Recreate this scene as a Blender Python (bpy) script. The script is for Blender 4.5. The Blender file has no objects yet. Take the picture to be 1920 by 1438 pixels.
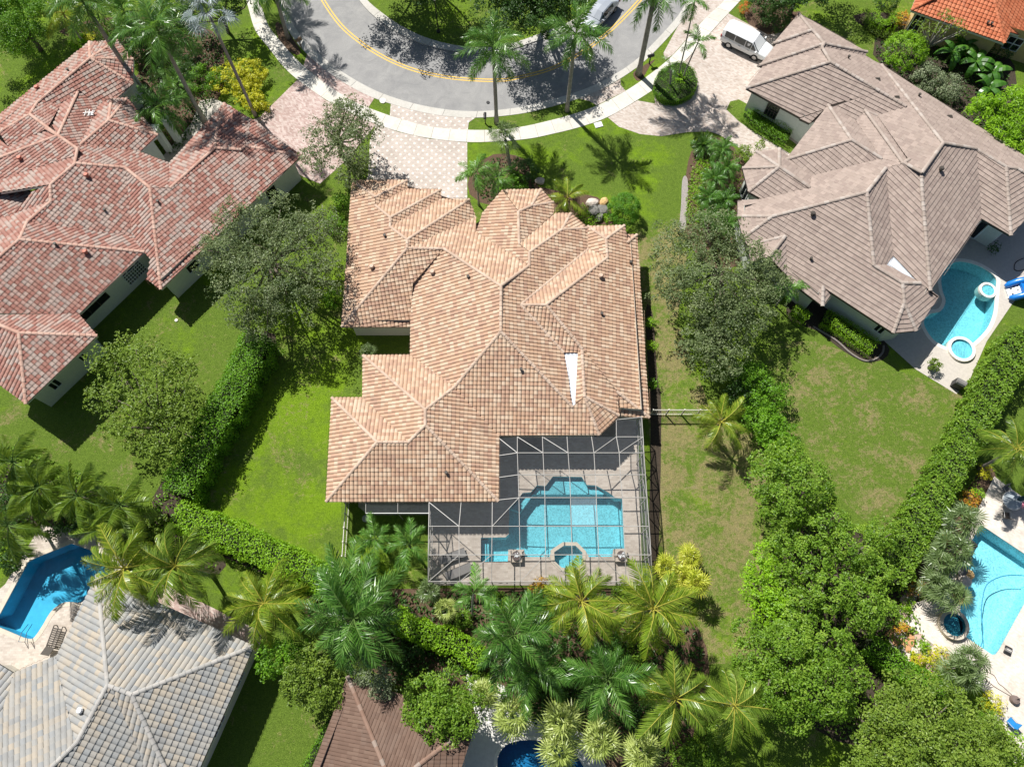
import bpy, bmesh, math, random
import numpy as np
from mathutils import Vector, Matrix, Quaternion
from mathutils.geometry import delaunay_2d_cdt
R=math.radians
rng=np.random.default_rng(7); random.seed(7)
SC=bpy.context.scene; COL=SC.collection
# ---------------------------------------------------------------- camera, sky, sun, exposure
F_PX,TILT,H=1390.0,20.0,56.0
cam_d=bpy.data.cameras.new('camera'); cam=bpy.data.objects.new('camera',cam_d); COL.objects.link(cam)
cam.location=(0,0,H); cam.rotation_euler=(R(TILT),0,0)
cam_d.sensor_width=36; cam_d.lens=36*F_PX/1920; cam_d.clip_end=3000; cam_d.clip_start=1
SC.camera=cam
SUN_AZ,SUN_EL=R(-38),R(52)          # azimuth clockwise from +Y, where the sun stands
world=bpy.data.worlds.new('World'); SC.world=world; world.use_nodes=True
wn=world.node_tree.nodes; sky=wn.new('ShaderNodeTexSky'); sky.sky_type='NISHITA'; sky.sun_disc=False
sky.sun_elevation=SUN_EL; sky.sun_rotation=SUN_AZ; sky.air_density=1.0; sky.dust_density=1.2
bg=wn['Background']; bg.inputs['Strength'].default_value=0.052
world.node_tree.links.new(sky.outputs[0],bg.inputs[0])
sun_d=bpy.data.lights.new('sun','SUN'); sun_d.energy=5.0; sun_d.angle=R(0.5); sun_d.color=(1,.97,.925)
sun=bpy.data.objects.new('sun',sun_d); COL.objects.link(sun)
tosun=Vector((math.sin(SUN_AZ)*math.cos(SUN_EL),math.cos(SUN_AZ)*math.cos(SUN_EL),math.sin(SUN_EL)))
sun.rotation_euler=(-tosun).to_track_quat('-Z','Y').to_euler(); sun.location=tosun*80
SC.view_settings.view_transform='Standard'; SC.view_settings.look='None'
SC.view_settings.exposure=0.50; SC.view_settings.gamma=1; SC.view_settings.use_curve_mapping=False
SC.cycles.max_bounces=6; SC.cycles.transparent_max_bounces=16; SC.cycles.diffuse_bounces=3
SC.cycles.caustics_reflective=False; SC.cycles.caustics_refractive=False
# ---------------------------------------------------------------- survey: points of the photograph on planes of the place
_t=R(TILT); FW=np.array([0,math.sin(_t),-math.cos(_t)]); RT=np.array([1.,0,0]); UP=np.cross(RT,FW)
def ray(p): return FW+RT*(p[0]-960)/F_PX+UP*(719-p[1])/F_PX
def at(x,y,z=0.0):
    d=ray((x,y)); t=(z-H)/d[2]; return np.array([d[0]*t,d[1]*t,z])
def hgt(b,tp):
    B=at(*b); r=ray(tp); A=np.stack([np.array([0,0,1.]),-r],1)
    s=np.linalg.lstsq(A,np.array([0,0,H])-B,rcond=None)[0]; return s[0],np.array([0,0,H])+r*s[1]
# ---------------------------------------------------------------- object helpers
def tag(o,label=None,cat=None,group=None,kind=None):
    if label: o['label']=label
    if cat: o['category']=cat
    if group: o['group']=group
    if kind: o['kind']=kind
    return o
def empty(name,loc,label=None,cat=None,group=None,rz=0):
    o=bpy.data.objects.new(name,None); COL.objects.link(o); o.location=Vector(loc); o.rotation_euler=(0,0,rz)
    o.empty_display_size=.3
    return tag(o,label,cat,group)
def adopt(o,parent,world=True):
    o.parent=parent
    if world:
        m=Matrix.Identity(4); p=parent
        loc=Vector((0,0,0))
        while p is not None: loc+=p.location if p.type=='EMPTY' else Vector((0,0,0)); p=p.parent
        if parent.type=='EMPTY': o.matrix_parent_inverse=Matrix.Translation(-loc)
    return o
def link(name,me,parent=None,world=True):
    o=bpy.data.objects.new(name,me); COL.objects.link(o)
    if parent is not None: adopt(o,parent,world)
    return o
def mesh_np(name,V,F,mats,tone=None,mi=None,smooth=False):
    """V (n,3), F list of arrays (m,k) or list of index lists"""
    me=bpy.data.meshes.new(name); V=np.asarray(V,dtype=np.float32)
    if isinstance(F,np.ndarray): F=[F]
    if len(F) and isinstance(F[0],np.ndarray):
        F=[f for f in F if len(f)]
        tot=np.concatenate([np.full(len(f),f.shape[1],np.int32) for f in F]); idx=np.concatenate([f.ravel() for f in F]).astype(np.int32)
    else:
        tot=np.array([len(f) for f in F],np.int32); idx=np.array([i for f in F for i in f],np.int32)
    me.vertices.add(len(V)); me.vertices.foreach_set('co',V.ravel())
    me.loops.add(len(idx)); me.loops.foreach_set('vertex_index',idx)
    me.polygons.add(len(tot)); st=np.zeros(len(tot),np.int32); st[1:]=np.cumsum(tot)[:-1]
    me.polygons.foreach_set('loop_start',st)
    if mi is not None: me.polygons.foreach_set('material_index',np.asarray(mi,np.int32))
    me.polygons.foreach_set('use_smooth',np.full(len(tot),smooth))
    for m in (mats if isinstance(mats,(list,tuple)) else [mats]): me.materials.append(m)
    if tone is not None:
        a=me.attributes.new('tone','FLOAT','FACE'); a.data.foreach_set('value',np.asarray(tone,np.float32))
    me.update(calc_edges=True)
    return me
def obj(name,V,F,mats,parent=None,tone=None,mi=None,smooth=False,world=True):
    return link(name,mesh_np(name,V,F,mats,tone,mi,smooth),parent,world)
class MB:
    """collects simple solids and links them as one mesh"""
    def __init__(s): s.V=[];s.F=[]
    def add(s,V,F):
        n=len(s.V); s.V+= [tuple(v) for v in V]; s.F+=[[i+n for i in f] for f in F]; return s
    def box(s,c,h,M=None,taper=1.0):
        V=[]
        for z in (-1,1):
            k=1 if z<0 else taper
            for x,y in((-1,-1),(1,-1),(1,1),(-1,1)):
                v=Vector((x*h[0]*k,y*h[1]*k,z*h[2]))
                if M is not None: v=M@v
                V.append(v+Vector(c))
        return s.add(V,[[3,2,1,0],[4,5,6,7],[0,1,5,4],[1,2,6,5],[2,3,7,6],[3,0,4,7]])
    def bar(s,a,b,w,h=None):
        a,b=Vector(a),Vector(b); d=b-a; L=d.length
        if L<1e-6: return s
        x=d/L; up=Vector((0,0,1)) if abs(x.z)<.95 else Vector((0,1,0)); y=up.cross(x).normalized(); z=x.cross(y)
        M=Matrix((x,y,z)).transposed(); return s.box((a+b)/2,(L/2,w/2,(h or w)/2),M)
    def tube(s,pts,rad,n=8,cap=True):
        pts=[Vector(p) for p in pts]; rad=rad if hasattr(rad,'__len__') else [rad]*len(pts); rings=[]
        n0=len(s.V); ref=None
        for i,p in enumerate(pts):
            d=(pts[min(i+1,len(pts)-1)]-pts[max(i-1,0)]).normalized()
            if ref is None: ref=Vector((1,0,0)) if abs(d.x)<.9 else Vector((0,1,0))
            x=(ref-d*ref.dot(d)).normalized(); y=d.cross(x); ref=x
            for k in range(n):
                a=2*math.pi*k/n; s.V.append(tuple(p+(x*math.cos(a)+y*math.sin(a))*rad[i]))
        for i in range(len(pts)-1):
            for k in range(n):
                a=n0+i*n+k; b=n0+i*n+(k+1)%n; s.F.append([a,b,b+n,a+n])
        if cap: s.F.append([n0+k for k in range(n)][::-1]); s.F.append([n0+(len(pts)-1)*n+k for k in range(n)])
        return s
    def lathe(s,c,prof,n=16):
        n0=len(s.V); c=Vector(c)
        for r,z in prof:
            for k in range(n):
                a=2*math.pi*k/n; s.V.append(tuple(c+Vector((r*math.cos(a),r*math.sin(a),z))))
        for i in range(len(prof)-1):
            for k in range(n):
                a=n0+i*n+k; b=n0+i*n+(k+1)%n; s.F.append([a,b,b+n,a+n])
        if prof[-1][0]>1e-4: s.F.append([n0+(len(prof)-1)*n+k for k in range(n)])
        if prof[0][0]>1e-4: s.F.append([n0+k for k in range(n)][::-1])
        return s
    def build(s,name,mat,parent=None,smooth=False,world=True): return obj(name,s.V,s.F,mat,parent,smooth=smooth,world=world)
# ---------------------------------------------------------------- materials
MATS={}
def nodes(name):
    m=bpy.data.materials.new(name); m.use_nodes=True; nt=m.node_tree; b=nt.nodes['Principled BSDF']; MATS[name]=m; return m,nt,b
def nn(nt,t,**k):
    n=nt.nodes.new(t)
    for a,v in k.items():
        if a in n.inputs: n.inputs[a].default_value=v
        else: setattr(n,a,v)
    return n
def ramp(nt,fac,cols):
    r=nt.nodes.new('ShaderNodeValToRGB'); el=r.color_ramp.elements
    while len(el)<len(cols): el.new(0.5)
    for e,(p,c) in zip(el,cols): e.position=p; e.color=(*c,1)
    nt.links.new(fac,r.inputs[0]); return r.outputs[0]
def noise(nt,scale,detail=4,rough=.6,dist=0,co=None):
    n=nt.nodes.new('ShaderNodeTexNoise'); n.inputs['Scale'].default_value=scale; n.inputs['Detail'].default_value=detail
    n.inputs['Roughness'].default_value=rough; n.inputs['Distortion'].default_value=dist
    nt.links.new(co or pos(nt),n.inputs['Vector']); return n.outputs['Fac']
def pos(nt):
    for n in nt.nodes:
        if n.bl_idname=='ShaderNodeNewGeometry': return n.outputs['Position']
    return nt.nodes.new('ShaderNodeNewGeometry').outputs['Position']
def mixc(nt,fac,a,b,mode='MIX'):
    m=nt.nodes.new('ShaderNodeMix'); m.data_type='RGBA'; m.blend_type=mode
    for s,v in ((m.inputs[0],fac),(m.inputs[6],a),(m.inputs[7],b)):
        if isinstance(v,(int,float)): s.default_value=v
        elif isinstance(v,(tuple,list)): s.default_value=(*v,1) if len(v)==3 else v
        else: nt.links.new(v,s)
    return m.outputs[2]
def mathn(nt,op,a,b=0.0,c=None):
    m=nt.nodes.new('ShaderNodeMath'); m.operation=op
    for s,v in zip(m.inputs,(a,b,c)):
        if v is None: continue
        if isinstance(v,(int,float)): s.default_value=v
        else: nt.links.new(v,s)
    return m.outputs[0]
def bump(nt,b,h,strength=.3,dist=.05):
    n=nt.nodes.new('ShaderNodeBump'); n.inputs['Strength'].default_value=strength; n.inputs['Distance'].default_value=dist
    nt.links.new(h,n.inputs['Height']); nt.links.new(n.outputs[0],b.inputs['Normal'])
def plain(name,c,rough=.6,var=.18,scale=3,metal=0,spec=.3,bmp=0):
    m,nt,b=nodes(name); b.inputs['Roughness'].default_value=rough; b.inputs['Metallic'].default_value=metal; b.inputs['Specular IOR Level'].default_value=spec
    if var:
        f=noise(nt,scale,6,.65); lo=tuple(x*(1-var) for x in c); hi=tuple(min(1,x*(1+var)) for x in c)
        col=ramp(nt,f,[(.3,lo),(.7,hi)]); nt.links.new(col,b.inputs['Base Color'])
        if bmp: bump(nt,b,f,bmp,.03)
    else: b.inputs['Base Color'].default_value=(*c,1)
    return m
def attr(nt,name='tone'):
    a=nt.nodes.new('ShaderNodeAttribute'); a.attribute_name=name; return a.outputs['Fac']
def tile_mat(name,cols,rough=.75,grime=(.16,.13,.11)):
    m,nt,b=nodes(name); f=attr(nt); n=len(cols)
    c=ramp(nt,f,[((i+.5)/n,k) for i,k in enumerate(cols)])
    c=mixc(nt,mathn(nt,'MULTIPLY',noise(nt,9,5,.7),.34),c,(.93,.86,.78),'MULTIPLY')
    g=ramp(nt,noise(nt,.55,6,.7,1.2),[(.52,(0,0,0)),(.74,(1,1,1))]); c=mixc(nt,mathn(nt,'MULTIPLY',g,.30),c,grime)
    nt.links.new(c,b.inputs['Base Color']); b.inputs['Roughness'].default_value=rough; b.inputs['Specular IOR Level'].default_value=.25
    return m
def leaf_mat(name,lo,mid,hi,trans=.35,rough=.45,spec=.35):
    m,nt,b=nodes(name); f=attr(nt); c=ramp(nt,f,[(.0,lo),(.5,mid),(1.0,hi)])
    nt.links.new(c,b.inputs['Base Color']); b.inputs['Roughness'].default_value=rough; b.inputs['Specular IOR Level'].default_value=spec
    t=nt.nodes.new('ShaderNodeBsdfTranslucent'); tc=mixc(nt,.5,c,(hi[0]*1.25,hi[1]*1.2,hi[2]*.5)); nt.links.new(tc,t.inputs[0])
    mx=nt.nodes.new('ShaderNodeMixShader'); mx.inputs[0].default_value=trans
    nt.links.new(b.outputs[0],mx.inputs[1]); nt.links.new(t.outputs[0],mx.inputs[2]); nt.links.new(mx.outputs[0],nt.nodes['Material Output'].inputs[0])
    return m
def lawn_mat(name,dry,bright,seed):
    m,nt,b=nodes(name); co=nt.nodes.new('ShaderNodeVectorMath'); co.operation='ADD'; co.inputs[1].default_value=(seed*17.3,seed*9.1,0)
    nt.links.new(pos(nt),co.inputs[0]); co=co.outputs[0]
    fine=noise(nt,11,6,.88,0,co); mid=noise(nt,1.3,8,.80,.3,co); big=noise(nt,.21,4,.6,.4,co)
    g=ramp(nt,fine,[(.30,(.050,.095,.010)),(.5,(.115,.185,.024)),(.70,(.21,.29,.060))])
    br=ramp(nt,fine,[(.30,(.075,.15,.006)),(.5,(.165,.28,.012)),(.70,(.27,.40,.035))])
    dr=ramp(nt,fine,[(.30,(.13,.110,.045)),(.5,(.27,.225,.105)),(.70,(.46,.385,.21))])
    f1=mathn(nt,'ADD',mathn(nt,'MULTIPLY',mid,.55),mathn(nt,'MULTIPLY',big,.75))
    bm=ramp(nt,f1,[(.80-bright*.34,(0,0,0)),(.94-bright*.34,(1,1,1))])
    c=mixc(nt,mathn(nt,'MULTIPLY',bm,.9),g,br)
    big2=noise(nt,.33,5,.65,.8,co); mid2=noise(nt,2.6,6,.75,.2,co); f2=mathn(nt,'ADD',mathn(nt,'MULTIPLY',mid2,.62),mathn(nt,'MULTIPLY',big2,.62))
    f2=mathn(nt,'ADD',f2,mathn(nt,'MULTIPLY',mathn(nt,'SUBTRACT',fine,.5),.35))
    dm=ramp(nt,f2,[(.83-dry*.38,(0,0,0)),(.95-dry*.38,(1,1,1))])
    c=mixc(nt,mathn(nt,'MULTIPLY',dm,.85),c,dr)
    cl=noise(nt,3.2,7,.85,.2,co); c=mixc(nt,1,c,ramp(nt,cl,[(.30,(.74,.76,.74)),(.5,(1.12,1.11,1.1)),(.70,(1.45,1.38,1.3))]),'MULTIPLY')
    worn=mathn(nt,'ADD',mathn(nt,'MULTIPLY',noise(nt,.8,8,.82,.6,co),.8),mathn(nt,'MULTIPLY',noise(nt,.13,2,.5,0,co),.3))
    wm=ramp(nt,worn,[(.70-dry*.10,(0,0,0)),(.78-dry*.10,(1,1,1))]); c=mixc(nt,mathn(nt,'MULTIPLY',wm,.8),c,ramp(nt,fine,[(.3,(.20,.155,.085)),(.7,(.47,.385,.235))]))
    nt.links.new(c,b.inputs['Base Color']); b.inputs['Roughness'].default_value=.9; b.inputs['Specular IOR Level'].default_value=.1
    bump(nt,b,fine,1.0,.14); return m
def paver_mat(name,cols,bw=.22,dots=None,rot=0.0,mortar=.7):
    m,nt,b=nodes(name); mp=nt.nodes.new('ShaderNodeMapping'); mp.inputs['Rotation'].default_value=(0,0,rot); nt.links.new(pos(nt),mp.inputs['Vector']); co=mp.outputs[0]
    br=nt.nodes.new('ShaderNodeTexBrick'); br.inputs['Scale'].default_value=1; br.inputs['Brick Width'].default_value=bw; br.inputs['Row Height'].default_value=bw*.5
    br.inputs['Mortar Size'].default_value=.007; br.inputs['Color1'].default_value=(0,0,0,1); br.inputs['Color2'].default_value=(1,1,1,1); br.inputs['Mortar'].default_value=(.5,.5,.5,1)
    nt.links.new(co,br.inputs['Vector']); n=len(cols)
    c=ramp(nt,mathn(nt,'ADD',mathn(nt,'MULTIPLY',br.outputs['Color'],.75),mathn(nt,'MULTIPLY',noise(nt,3.5,4,.7),.28)),[((i+.5)/n,k) for i,k in enumerate(cols)])
    if dots:
        v=nt.nodes.new('ShaderNodeTexVoronoi'); v.inputs['Scale'].default_value=dots[0]; v.inputs['Randomness'].default_value=0; 
        mp2=nt.nodes.new('ShaderNodeMapping'); mp2.inputs['Rotation'].default_value=(0,0,R(45)); nt.links.new(co,mp2.inputs['Vector']); nt.links.new(mp2.outputs[0],v.inputs['Vector'])
        d=ramp(nt,v.outputs['Distance'],[(.17,(1,1,1)),(.21,(0,0,0))]); c=mixc(nt,d,c,dots[1])
    c=mixc(nt,mathn(nt,'MULTIPLY',br.outputs['Fac'],1-mortar),c,(.25,.2,.17))
    g=ramp(nt,noise(nt,.35,6,.7,1),[(.45,(1,1,1)),(.75,(.72,.70,.68))]); c=mixc(nt,1.0,c,g,'MULTIPLY')
    nt.links.new(c,b.inputs['Base Color']); b.inputs['Roughness'].default_value=.85; b.inputs['Specular IOR Level'].default_value=.2
    bump(nt,b,br.outputs['Fac'],-.4,.02); return m
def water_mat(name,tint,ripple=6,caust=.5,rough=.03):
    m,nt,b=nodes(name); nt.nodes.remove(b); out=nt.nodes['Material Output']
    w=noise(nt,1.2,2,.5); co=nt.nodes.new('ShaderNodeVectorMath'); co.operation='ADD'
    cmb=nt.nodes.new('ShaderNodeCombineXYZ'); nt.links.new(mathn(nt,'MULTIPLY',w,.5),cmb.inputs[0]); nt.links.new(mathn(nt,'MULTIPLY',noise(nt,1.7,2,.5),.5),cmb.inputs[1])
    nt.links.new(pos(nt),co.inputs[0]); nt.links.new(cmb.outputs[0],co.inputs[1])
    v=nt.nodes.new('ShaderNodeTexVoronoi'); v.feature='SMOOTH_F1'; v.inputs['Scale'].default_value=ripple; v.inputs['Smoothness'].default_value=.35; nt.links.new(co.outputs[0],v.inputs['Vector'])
    k=ramp(nt,v.outputs['Distance'],[(.15,(1-caust,)*3),(.62,(1,1,1))])  # caustic light imitated by a cell pattern painted into the water tint
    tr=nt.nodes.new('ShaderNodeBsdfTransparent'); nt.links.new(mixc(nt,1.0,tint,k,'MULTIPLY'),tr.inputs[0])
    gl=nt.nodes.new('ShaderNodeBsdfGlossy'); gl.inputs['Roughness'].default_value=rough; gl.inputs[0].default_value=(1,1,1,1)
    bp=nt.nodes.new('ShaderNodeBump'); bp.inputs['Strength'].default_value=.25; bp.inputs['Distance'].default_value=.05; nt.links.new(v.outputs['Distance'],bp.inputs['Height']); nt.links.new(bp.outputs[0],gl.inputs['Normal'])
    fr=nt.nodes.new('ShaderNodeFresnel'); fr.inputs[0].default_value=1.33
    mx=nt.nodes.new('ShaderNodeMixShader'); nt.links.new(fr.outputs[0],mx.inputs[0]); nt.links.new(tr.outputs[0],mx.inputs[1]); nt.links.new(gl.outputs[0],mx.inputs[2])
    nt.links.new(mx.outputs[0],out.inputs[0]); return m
def screen_mat(name,col,open_):
    m,nt,b=nodes(name); nt.nodes.remove(b); tr=nt.nodes.new('ShaderNodeBsdfTransparent'); df=nt.nodes.new('ShaderNodeBsdfDiffuse'); df.inputs[0].default_value=(*col,1)
    n=noise(nt,2.5,4,.6); mx=nt.nodes.new('ShaderNodeMixShader'); nt.links.new(mathn(nt,'MULTIPLY_ADD',n,.10,1-open_-.05),mx.inputs[0])
    nt.links.new(tr.outputs[0],mx.inputs[1]); nt.links.new(df.outputs[0],mx.inputs[2]); nt.links.new(mx.outputs[0],nt.nodes['Material Output'].inputs[0]); return m
# ---- roof data: every face is (aspect, [pixel points]); the solver turns them into planes of one pitch
ROOFS={}
# main house
a1,a2,a3,a4,a5,a6,a7=(660,339),(763.5,339),(764,355.5),(826.5,356.5),(827,374),(880,375),(892,408)
h1,h2,h3,h4,h5,h6,h7=(704,370),(704,386),(732,408.5),(731.5,426),(763.5,450),(763.5,466),(832,467)
b1=(641,613);w1=(774,532);w1b=(770,613);w2=(769.5,666);c1=(939.5,537);c2=(939,622);c3=(852,726)
w0=(681,667);d1=(797.5,768);d2=(797.5,797);d3=(766,829);d4=(707,829);e0=(680,746);e1=(622.5,746);e2=(612,940);e3=(934,939);e4=(935,816)
i0,i1,i2,i3,i4=(996,387),(972,397.5),(973.5,458.5),(992.5,473.5),(992.5,498)
j1,j2,j3,j4=(942,357),(1014,356),(1037,380),(1038,401)
k1,k2,kk,k3=(1041,401),(1070,401),(1053.5,431),(1101,428.5)
v1=(893,437);m1=(1103,468);m2=(976,572);m3=(1057,661);m4=(1024,572);m5=(1084,661)
f1=(1073,763);f2=(1096,744);g1=(1123,815);g2=(1160,779);g3=(1156,734);p1=(1091,654);s1=(1217,783);s0=(1162,780)
n1,n2=(1136,448.5),(1139,483.5);k4=(1102,425);k5=(1170.5,423.5);k6=(1173.5,457);k7=(1194,441);k8=(1174.5,441)
jw=(893,408)
ROOFS['main']=dict(axis=None,s=.40,edge=None,eaves={2.9:[a1,a2,a4,a6,b1],3.0:[w0,e1,e2,e3,e4,g1,g2,k5,s1,j2,j3,k2,w2],},faces=[
('N',[a1,a2,h1]),('W',[a1,h1,h2,h3,h4,h5,h6,b1]),('E',[a2,a3,h2,h1]),('N',[a3,a4,h3,h2]),('E',[a4,a5,h4,h3]),('N',[a5,a6,h5,h4]),
('E',[a6,a7,h6,h5]),('N',[a7,v1,i4,c1,h7,h6]),('S',[h6,h7,(774.1,532),(769,613),b1]),('W',[h7,c1,c2,c3,w2,w1b,w1]),('N',[w0,w2,c3,d1]),
('W',[w0,d1,d2,d3,e0]),('N',[e1,e0,d3,d4]),('W',[e1,d4,e2]),('S',[e2,d4,d3,d2,e3]),('E',[c3,e4,e3,d2,d1]),
('S',[c2,f1,f2,g1,e4,c3]),('SE',[f2,g2,g1]),
('W',[(942.1,357),i1,i2,i3,i4,v1,(905,400)]),('N',[j1,j2,i0,i1]),('NE',[i0,j2,j3]),('E',[i1,i0,j3,j4,i2]),('N',[k1,k2,kk,i3,i2]),('NE',[kk,k2,k3]),
('E',[i3,kk,k3,m1,m2,m3,f1,c2,c1,i4]),('N',[m1,n2,m4,m2]),('S',[m2,m4,p1,m5,m3]),('W',[p1,f2,(1079,757),m5]),('E',[p1,g3,g2,f2]),('S',[g3,s1,s0]),
('N',[k4,k5,n1]),('W',[k4,n1,n2,m1]),('N',[k8,k7,(1175.5,456)]),('E',[n1,k5,k8,(1175.5,456),k7,s1,g3,p1,m4,n2]),
('metal',[m3,m5,(1079,757),f1])])
# pink house (axes from its long eave)
P1,P2,P3,P4,P5=(565.5,293),(471,224),(421,195),(318,307),(302,543)
p2,p2b,p3,p4,p5,p6=(461,275),(452,282),(403.5,278.5),(405,258.5),(320,354),(281.5,353)
r1,r2,r3,r4=(142,307),(234.5,315),(148.5,283.5),(109,255)
pv1,pv2=(151,272),(262,286);q1,Q2=(204,227),(296,254);H0,H1=(210,186),(239,185);ii0=(184.5,198)
J0=(149,170);kk1,kk2=(115,197),(90,241);l1,l2=(57,216),(72,192);pm1=(169.5,110);M1,M2,M3=(250,158),(218,186),(203,198)
N1=(168,80);O1=(220,77);Pp=(250,112)
t1,t2,t3,u1=(95,347),(96,378.5),(51,417.5),(249,443.6);y1,y2=(37,450),(271,473);z1=(148,590)
ga,gb,gc=(36,625),(182.5,630),(49,757)
ROOFS['pink']=dict(edge=((302,543),(565.5,293),3.2),s=.40,eaves={3.2:[P1,P2,P3,P4,P5,Q2,pv2,H1,M1,O1,N1,(0,215),y2,z1],4.0:[gb,gc]},faces=[
('NE',[P2,P1,p2]),('NE',[P3,P2,p2,p2b,p3,p4]),('NW',[P3,p4,p3,p5,P4]),('SE',[P1,p2,p2b,p3,p5,p6,P5]),('NE',[r1,r3,pv1,pv2,P4,p5,p6,r2]),
('SE',[pv1,q1,Q2,pv2]),('NE',[q1,H1,Q2]),('N',[q1,H0,H1]),('NW',[H0,q1,pv1,ii0]),('NE',[r4,J0,ii0,pv1,r3]),('NW',[J0,r4,kk2,kk1]),('NE',[l1,l2,kk1,kk2,r4]),
('SE',[l2,pm1,M1,M2,ii0,J0,kk1]),('NW',[N1,pm1,l2,l1,(0,249),(-45,292),(-45,255),(0,216)]),('N',[pm1,N1,O1]),('NE',[pm1,O1,Pp]),('E',[pm1,Pp,M1]),
('SW',[l1,r4,(88,243),(17,277),(0,249)]),('NW',[r4,(0,297),(-45,330),(-45,292),(0,262),(17,277),(88,243)]),
('SW',[r4,r3,r1,(145,292),(33,327),(0,345),(0,297)]),('NW',[r1,t1,(0,362),(-45,370),(-45,360),(33,327),(145,292)]),
('SE',[r1,r2,(239,328),u1,t3,t2,t1]),('SW',[r2,p6,P5,(276,524),(283,487),y2,u1,(239,328)]),('NE',[t3,u1,y2,y1]),('SE',[y1,y2,z1,(0,588),(-45,588),(-45,520)]),
('NW',[t2,t3,y1,(-45,520),(-45,450),(0,412)]),('SW',[t1,t2,(20,408),(62,360)]),('NE',[(0,362),(62,359),(20,408),(0,412),(-45,450),(-45,370)]),
('NE',[(-45,592),z1,gb,ga]),('SE',[ga,gb,gc]),('SW',[ga,gc,(-45,690),(-45,592)])])
# taupe house on the right
A1,A2,A3,A4,A5=(1497.7,26.7),(1450,82.6),(1424,123.5),(1399,166),(1499,223)
B1,B2,B3,B3b,B4,B5,B6=(1522,57.5),(1527,62),(1545,83),(1549,90),(1557,117),(1648,171),(1698,200.5)
C1=(1652.5,122.5);C2=(1768,269);C3=(1727,326)
D1=(1552.7,198);D2=(1596.5,263);D3=(1472.5,300.5);D4=(1652.8,298);D5=(1522,331)
E1=(1621.5,208);E2=(1693,307);E3=(1645,218)
F1=(1660.5,316);F2=(1625,361);F3=(1447.6,406.5);F4=(1638,498)
pv=(1461,313.5)
ROOFS['taupe']=dict(edge=((1652.5,122.5),(1917,291),3.0),s=.42,eaves={3.0:[A1,A2,A3,A4,A5,C1,D3,(1625,98.5),(1917,291),(1392,316),(1403.4,360),(1674,624.5),(1542,574),(1717,620),(1383,377)],3.9:[(1744,545),(1839,410),(1895,442)]},faces=[
('NW',[A1,B1,A2]),('SW',[A2,B1,B2,(1455,85)]),('NW',[(1455,85),B2,B3,A3]),('SW',[A3,B3,(1540,91),(1430,126)]),('NW',[(1430,126),(1540,91),B4,A4]),
('SW',[A4,B4,B5,(1500,221)]),('SW',[A5,B5,B6,E3,E1,(1605,227),D1,(1518,232)]),
('NE',[A1,(1625,98.5),B3,B2,B1]),('SE',[B3,(1625,98.5),(1621.5,106),B3b]),('NE',[B3b,(1621.5,106),C1,B6,B5,B4,(1540,91),B3]),
('NW',[C1,C2,C3,E2,(1704,301),E3,B6]),('NE',[C1,(1917,291),(1965,322),(1965,350),(1905,318),(1886,314),(1830,280),C2]),
('NW',[D3,D1,D2]),('NE',[D1,(1605,227),D4,D2]),('NW',[E1,E2,D4,(1605,227)]),('NE',[E1,E3,(1704,301),E2]),
('SW',[D3,D2,D4,D5]),('NW',[D5,D4,E2,F1,F2,F3,(1383,406),(1383,377),(1429,374),(1518,352)]),
('N',[(1418.5,285),(1461,280),pv]),('NW',[(1392,316),(1418.5,285),pv]),('W',[(1392,316),pv,(1403.4,360)]),('SW',[(1403.4,360),pv,(1518,352),(1429,374)]),
('NE',[(1461,280),(1478,293),D5,(1518,352),pv]),
('W',[(1383,406),F3,(1393,447)]),('SW',[F3,F2,F4,(1692,531),(1695,569),(1674,624.5),(1547,541),(1543,537),(1476,519),(1473,447),(1472,443.6),(1402,461),(1393,447)]),
('SW',[(1476,519),(1543,537),(1542,574),(1480,527)]),('SE',[(1543,537),(1558,551),(1542,574)]),
('NW',[(1402,461),(1472,443.6),(1442,482),(1408,492)]),('SE',[(1472,443.6),(1476,519),(1442,482)]),
('SE',[F1,(1662,335),(1674,479),(1661.5,497),F4,F2]),('SW',[F1,E2,C3,(1728,360),(1744,545),(1721,528),(1674,479),(1662,335)]),
('SE',[C3,C2,(1830,280),(1838,375),(1839,410),(1744,545),(1728,360)]),('SW',[(1830,280),(1886,314),(1895,442),(1839,410),(1838,375)]),
('SE',[(1886,314),(1905,318),(1965,350),(1965,362),(1895,442)]),
('NE',[F4,(1661.5,497),(1721,528),(1760,556),(1724,532),(1692,531)]),('SE',[(1692,531),(1724,532),(1760,556),(1717,620),(1695,569)]),('S',[(1695,569),(1717,620),(1674,624.5)]),
('metal',[(1661.5,497),(1674,479),(1721,528)])])
# grey house lower left
GN,GE=(183,1078),(476,1211);ga1,ga2=(202,1284),(247.5,1302)
ROOFS['grey']=dict(edge=((210,1090),(476,1211),3.0),s=.40,eaves={3.0:[(210,1088),GE,GN,(106,1227),(26,1262)]},faces=[
('L',[GN,ga1,ga2,GE]),('R',[ga2,GE,(375,1438),(350,1500),(330,1500),(310,1438)]),('L2',[GN,(107,1229),(112,1265),(137,1370),(145,1391),ga1]),
('N',[(107,1229),(26,1262),(20,1290),(0,1345),(-40,1440),(-40,1520),(97,1438),(145,1391),(137,1370),(112,1265)]),
('L',[(26,1262),(-40,1222),(-40,1440),(0,1345),(20,1290)]),
('R',[ga1,(212,1292),(268,1420),(285,1500),(60,1500),(97,1438),(145,1391)]),('B',[ga1,ga2,(310,1438),(330,1500),(285,1500),(268,1420),(212,1292)])])
ROOFS['brown']=dict(edge=((652,1268),(895,1349),3.0),s=.36,eaves={3.0:[(652,1268),(895,1349)]},faces=[
('L2',[(652,1268),(735,1472),(735,1530),(548,1530),(586,1438)]),('L',[(652,1268),(895,1349),(735,1472)]),('R',[(895,1349),(865,1438),(835,1530),(735,1530),(735,1472)])])
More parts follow.
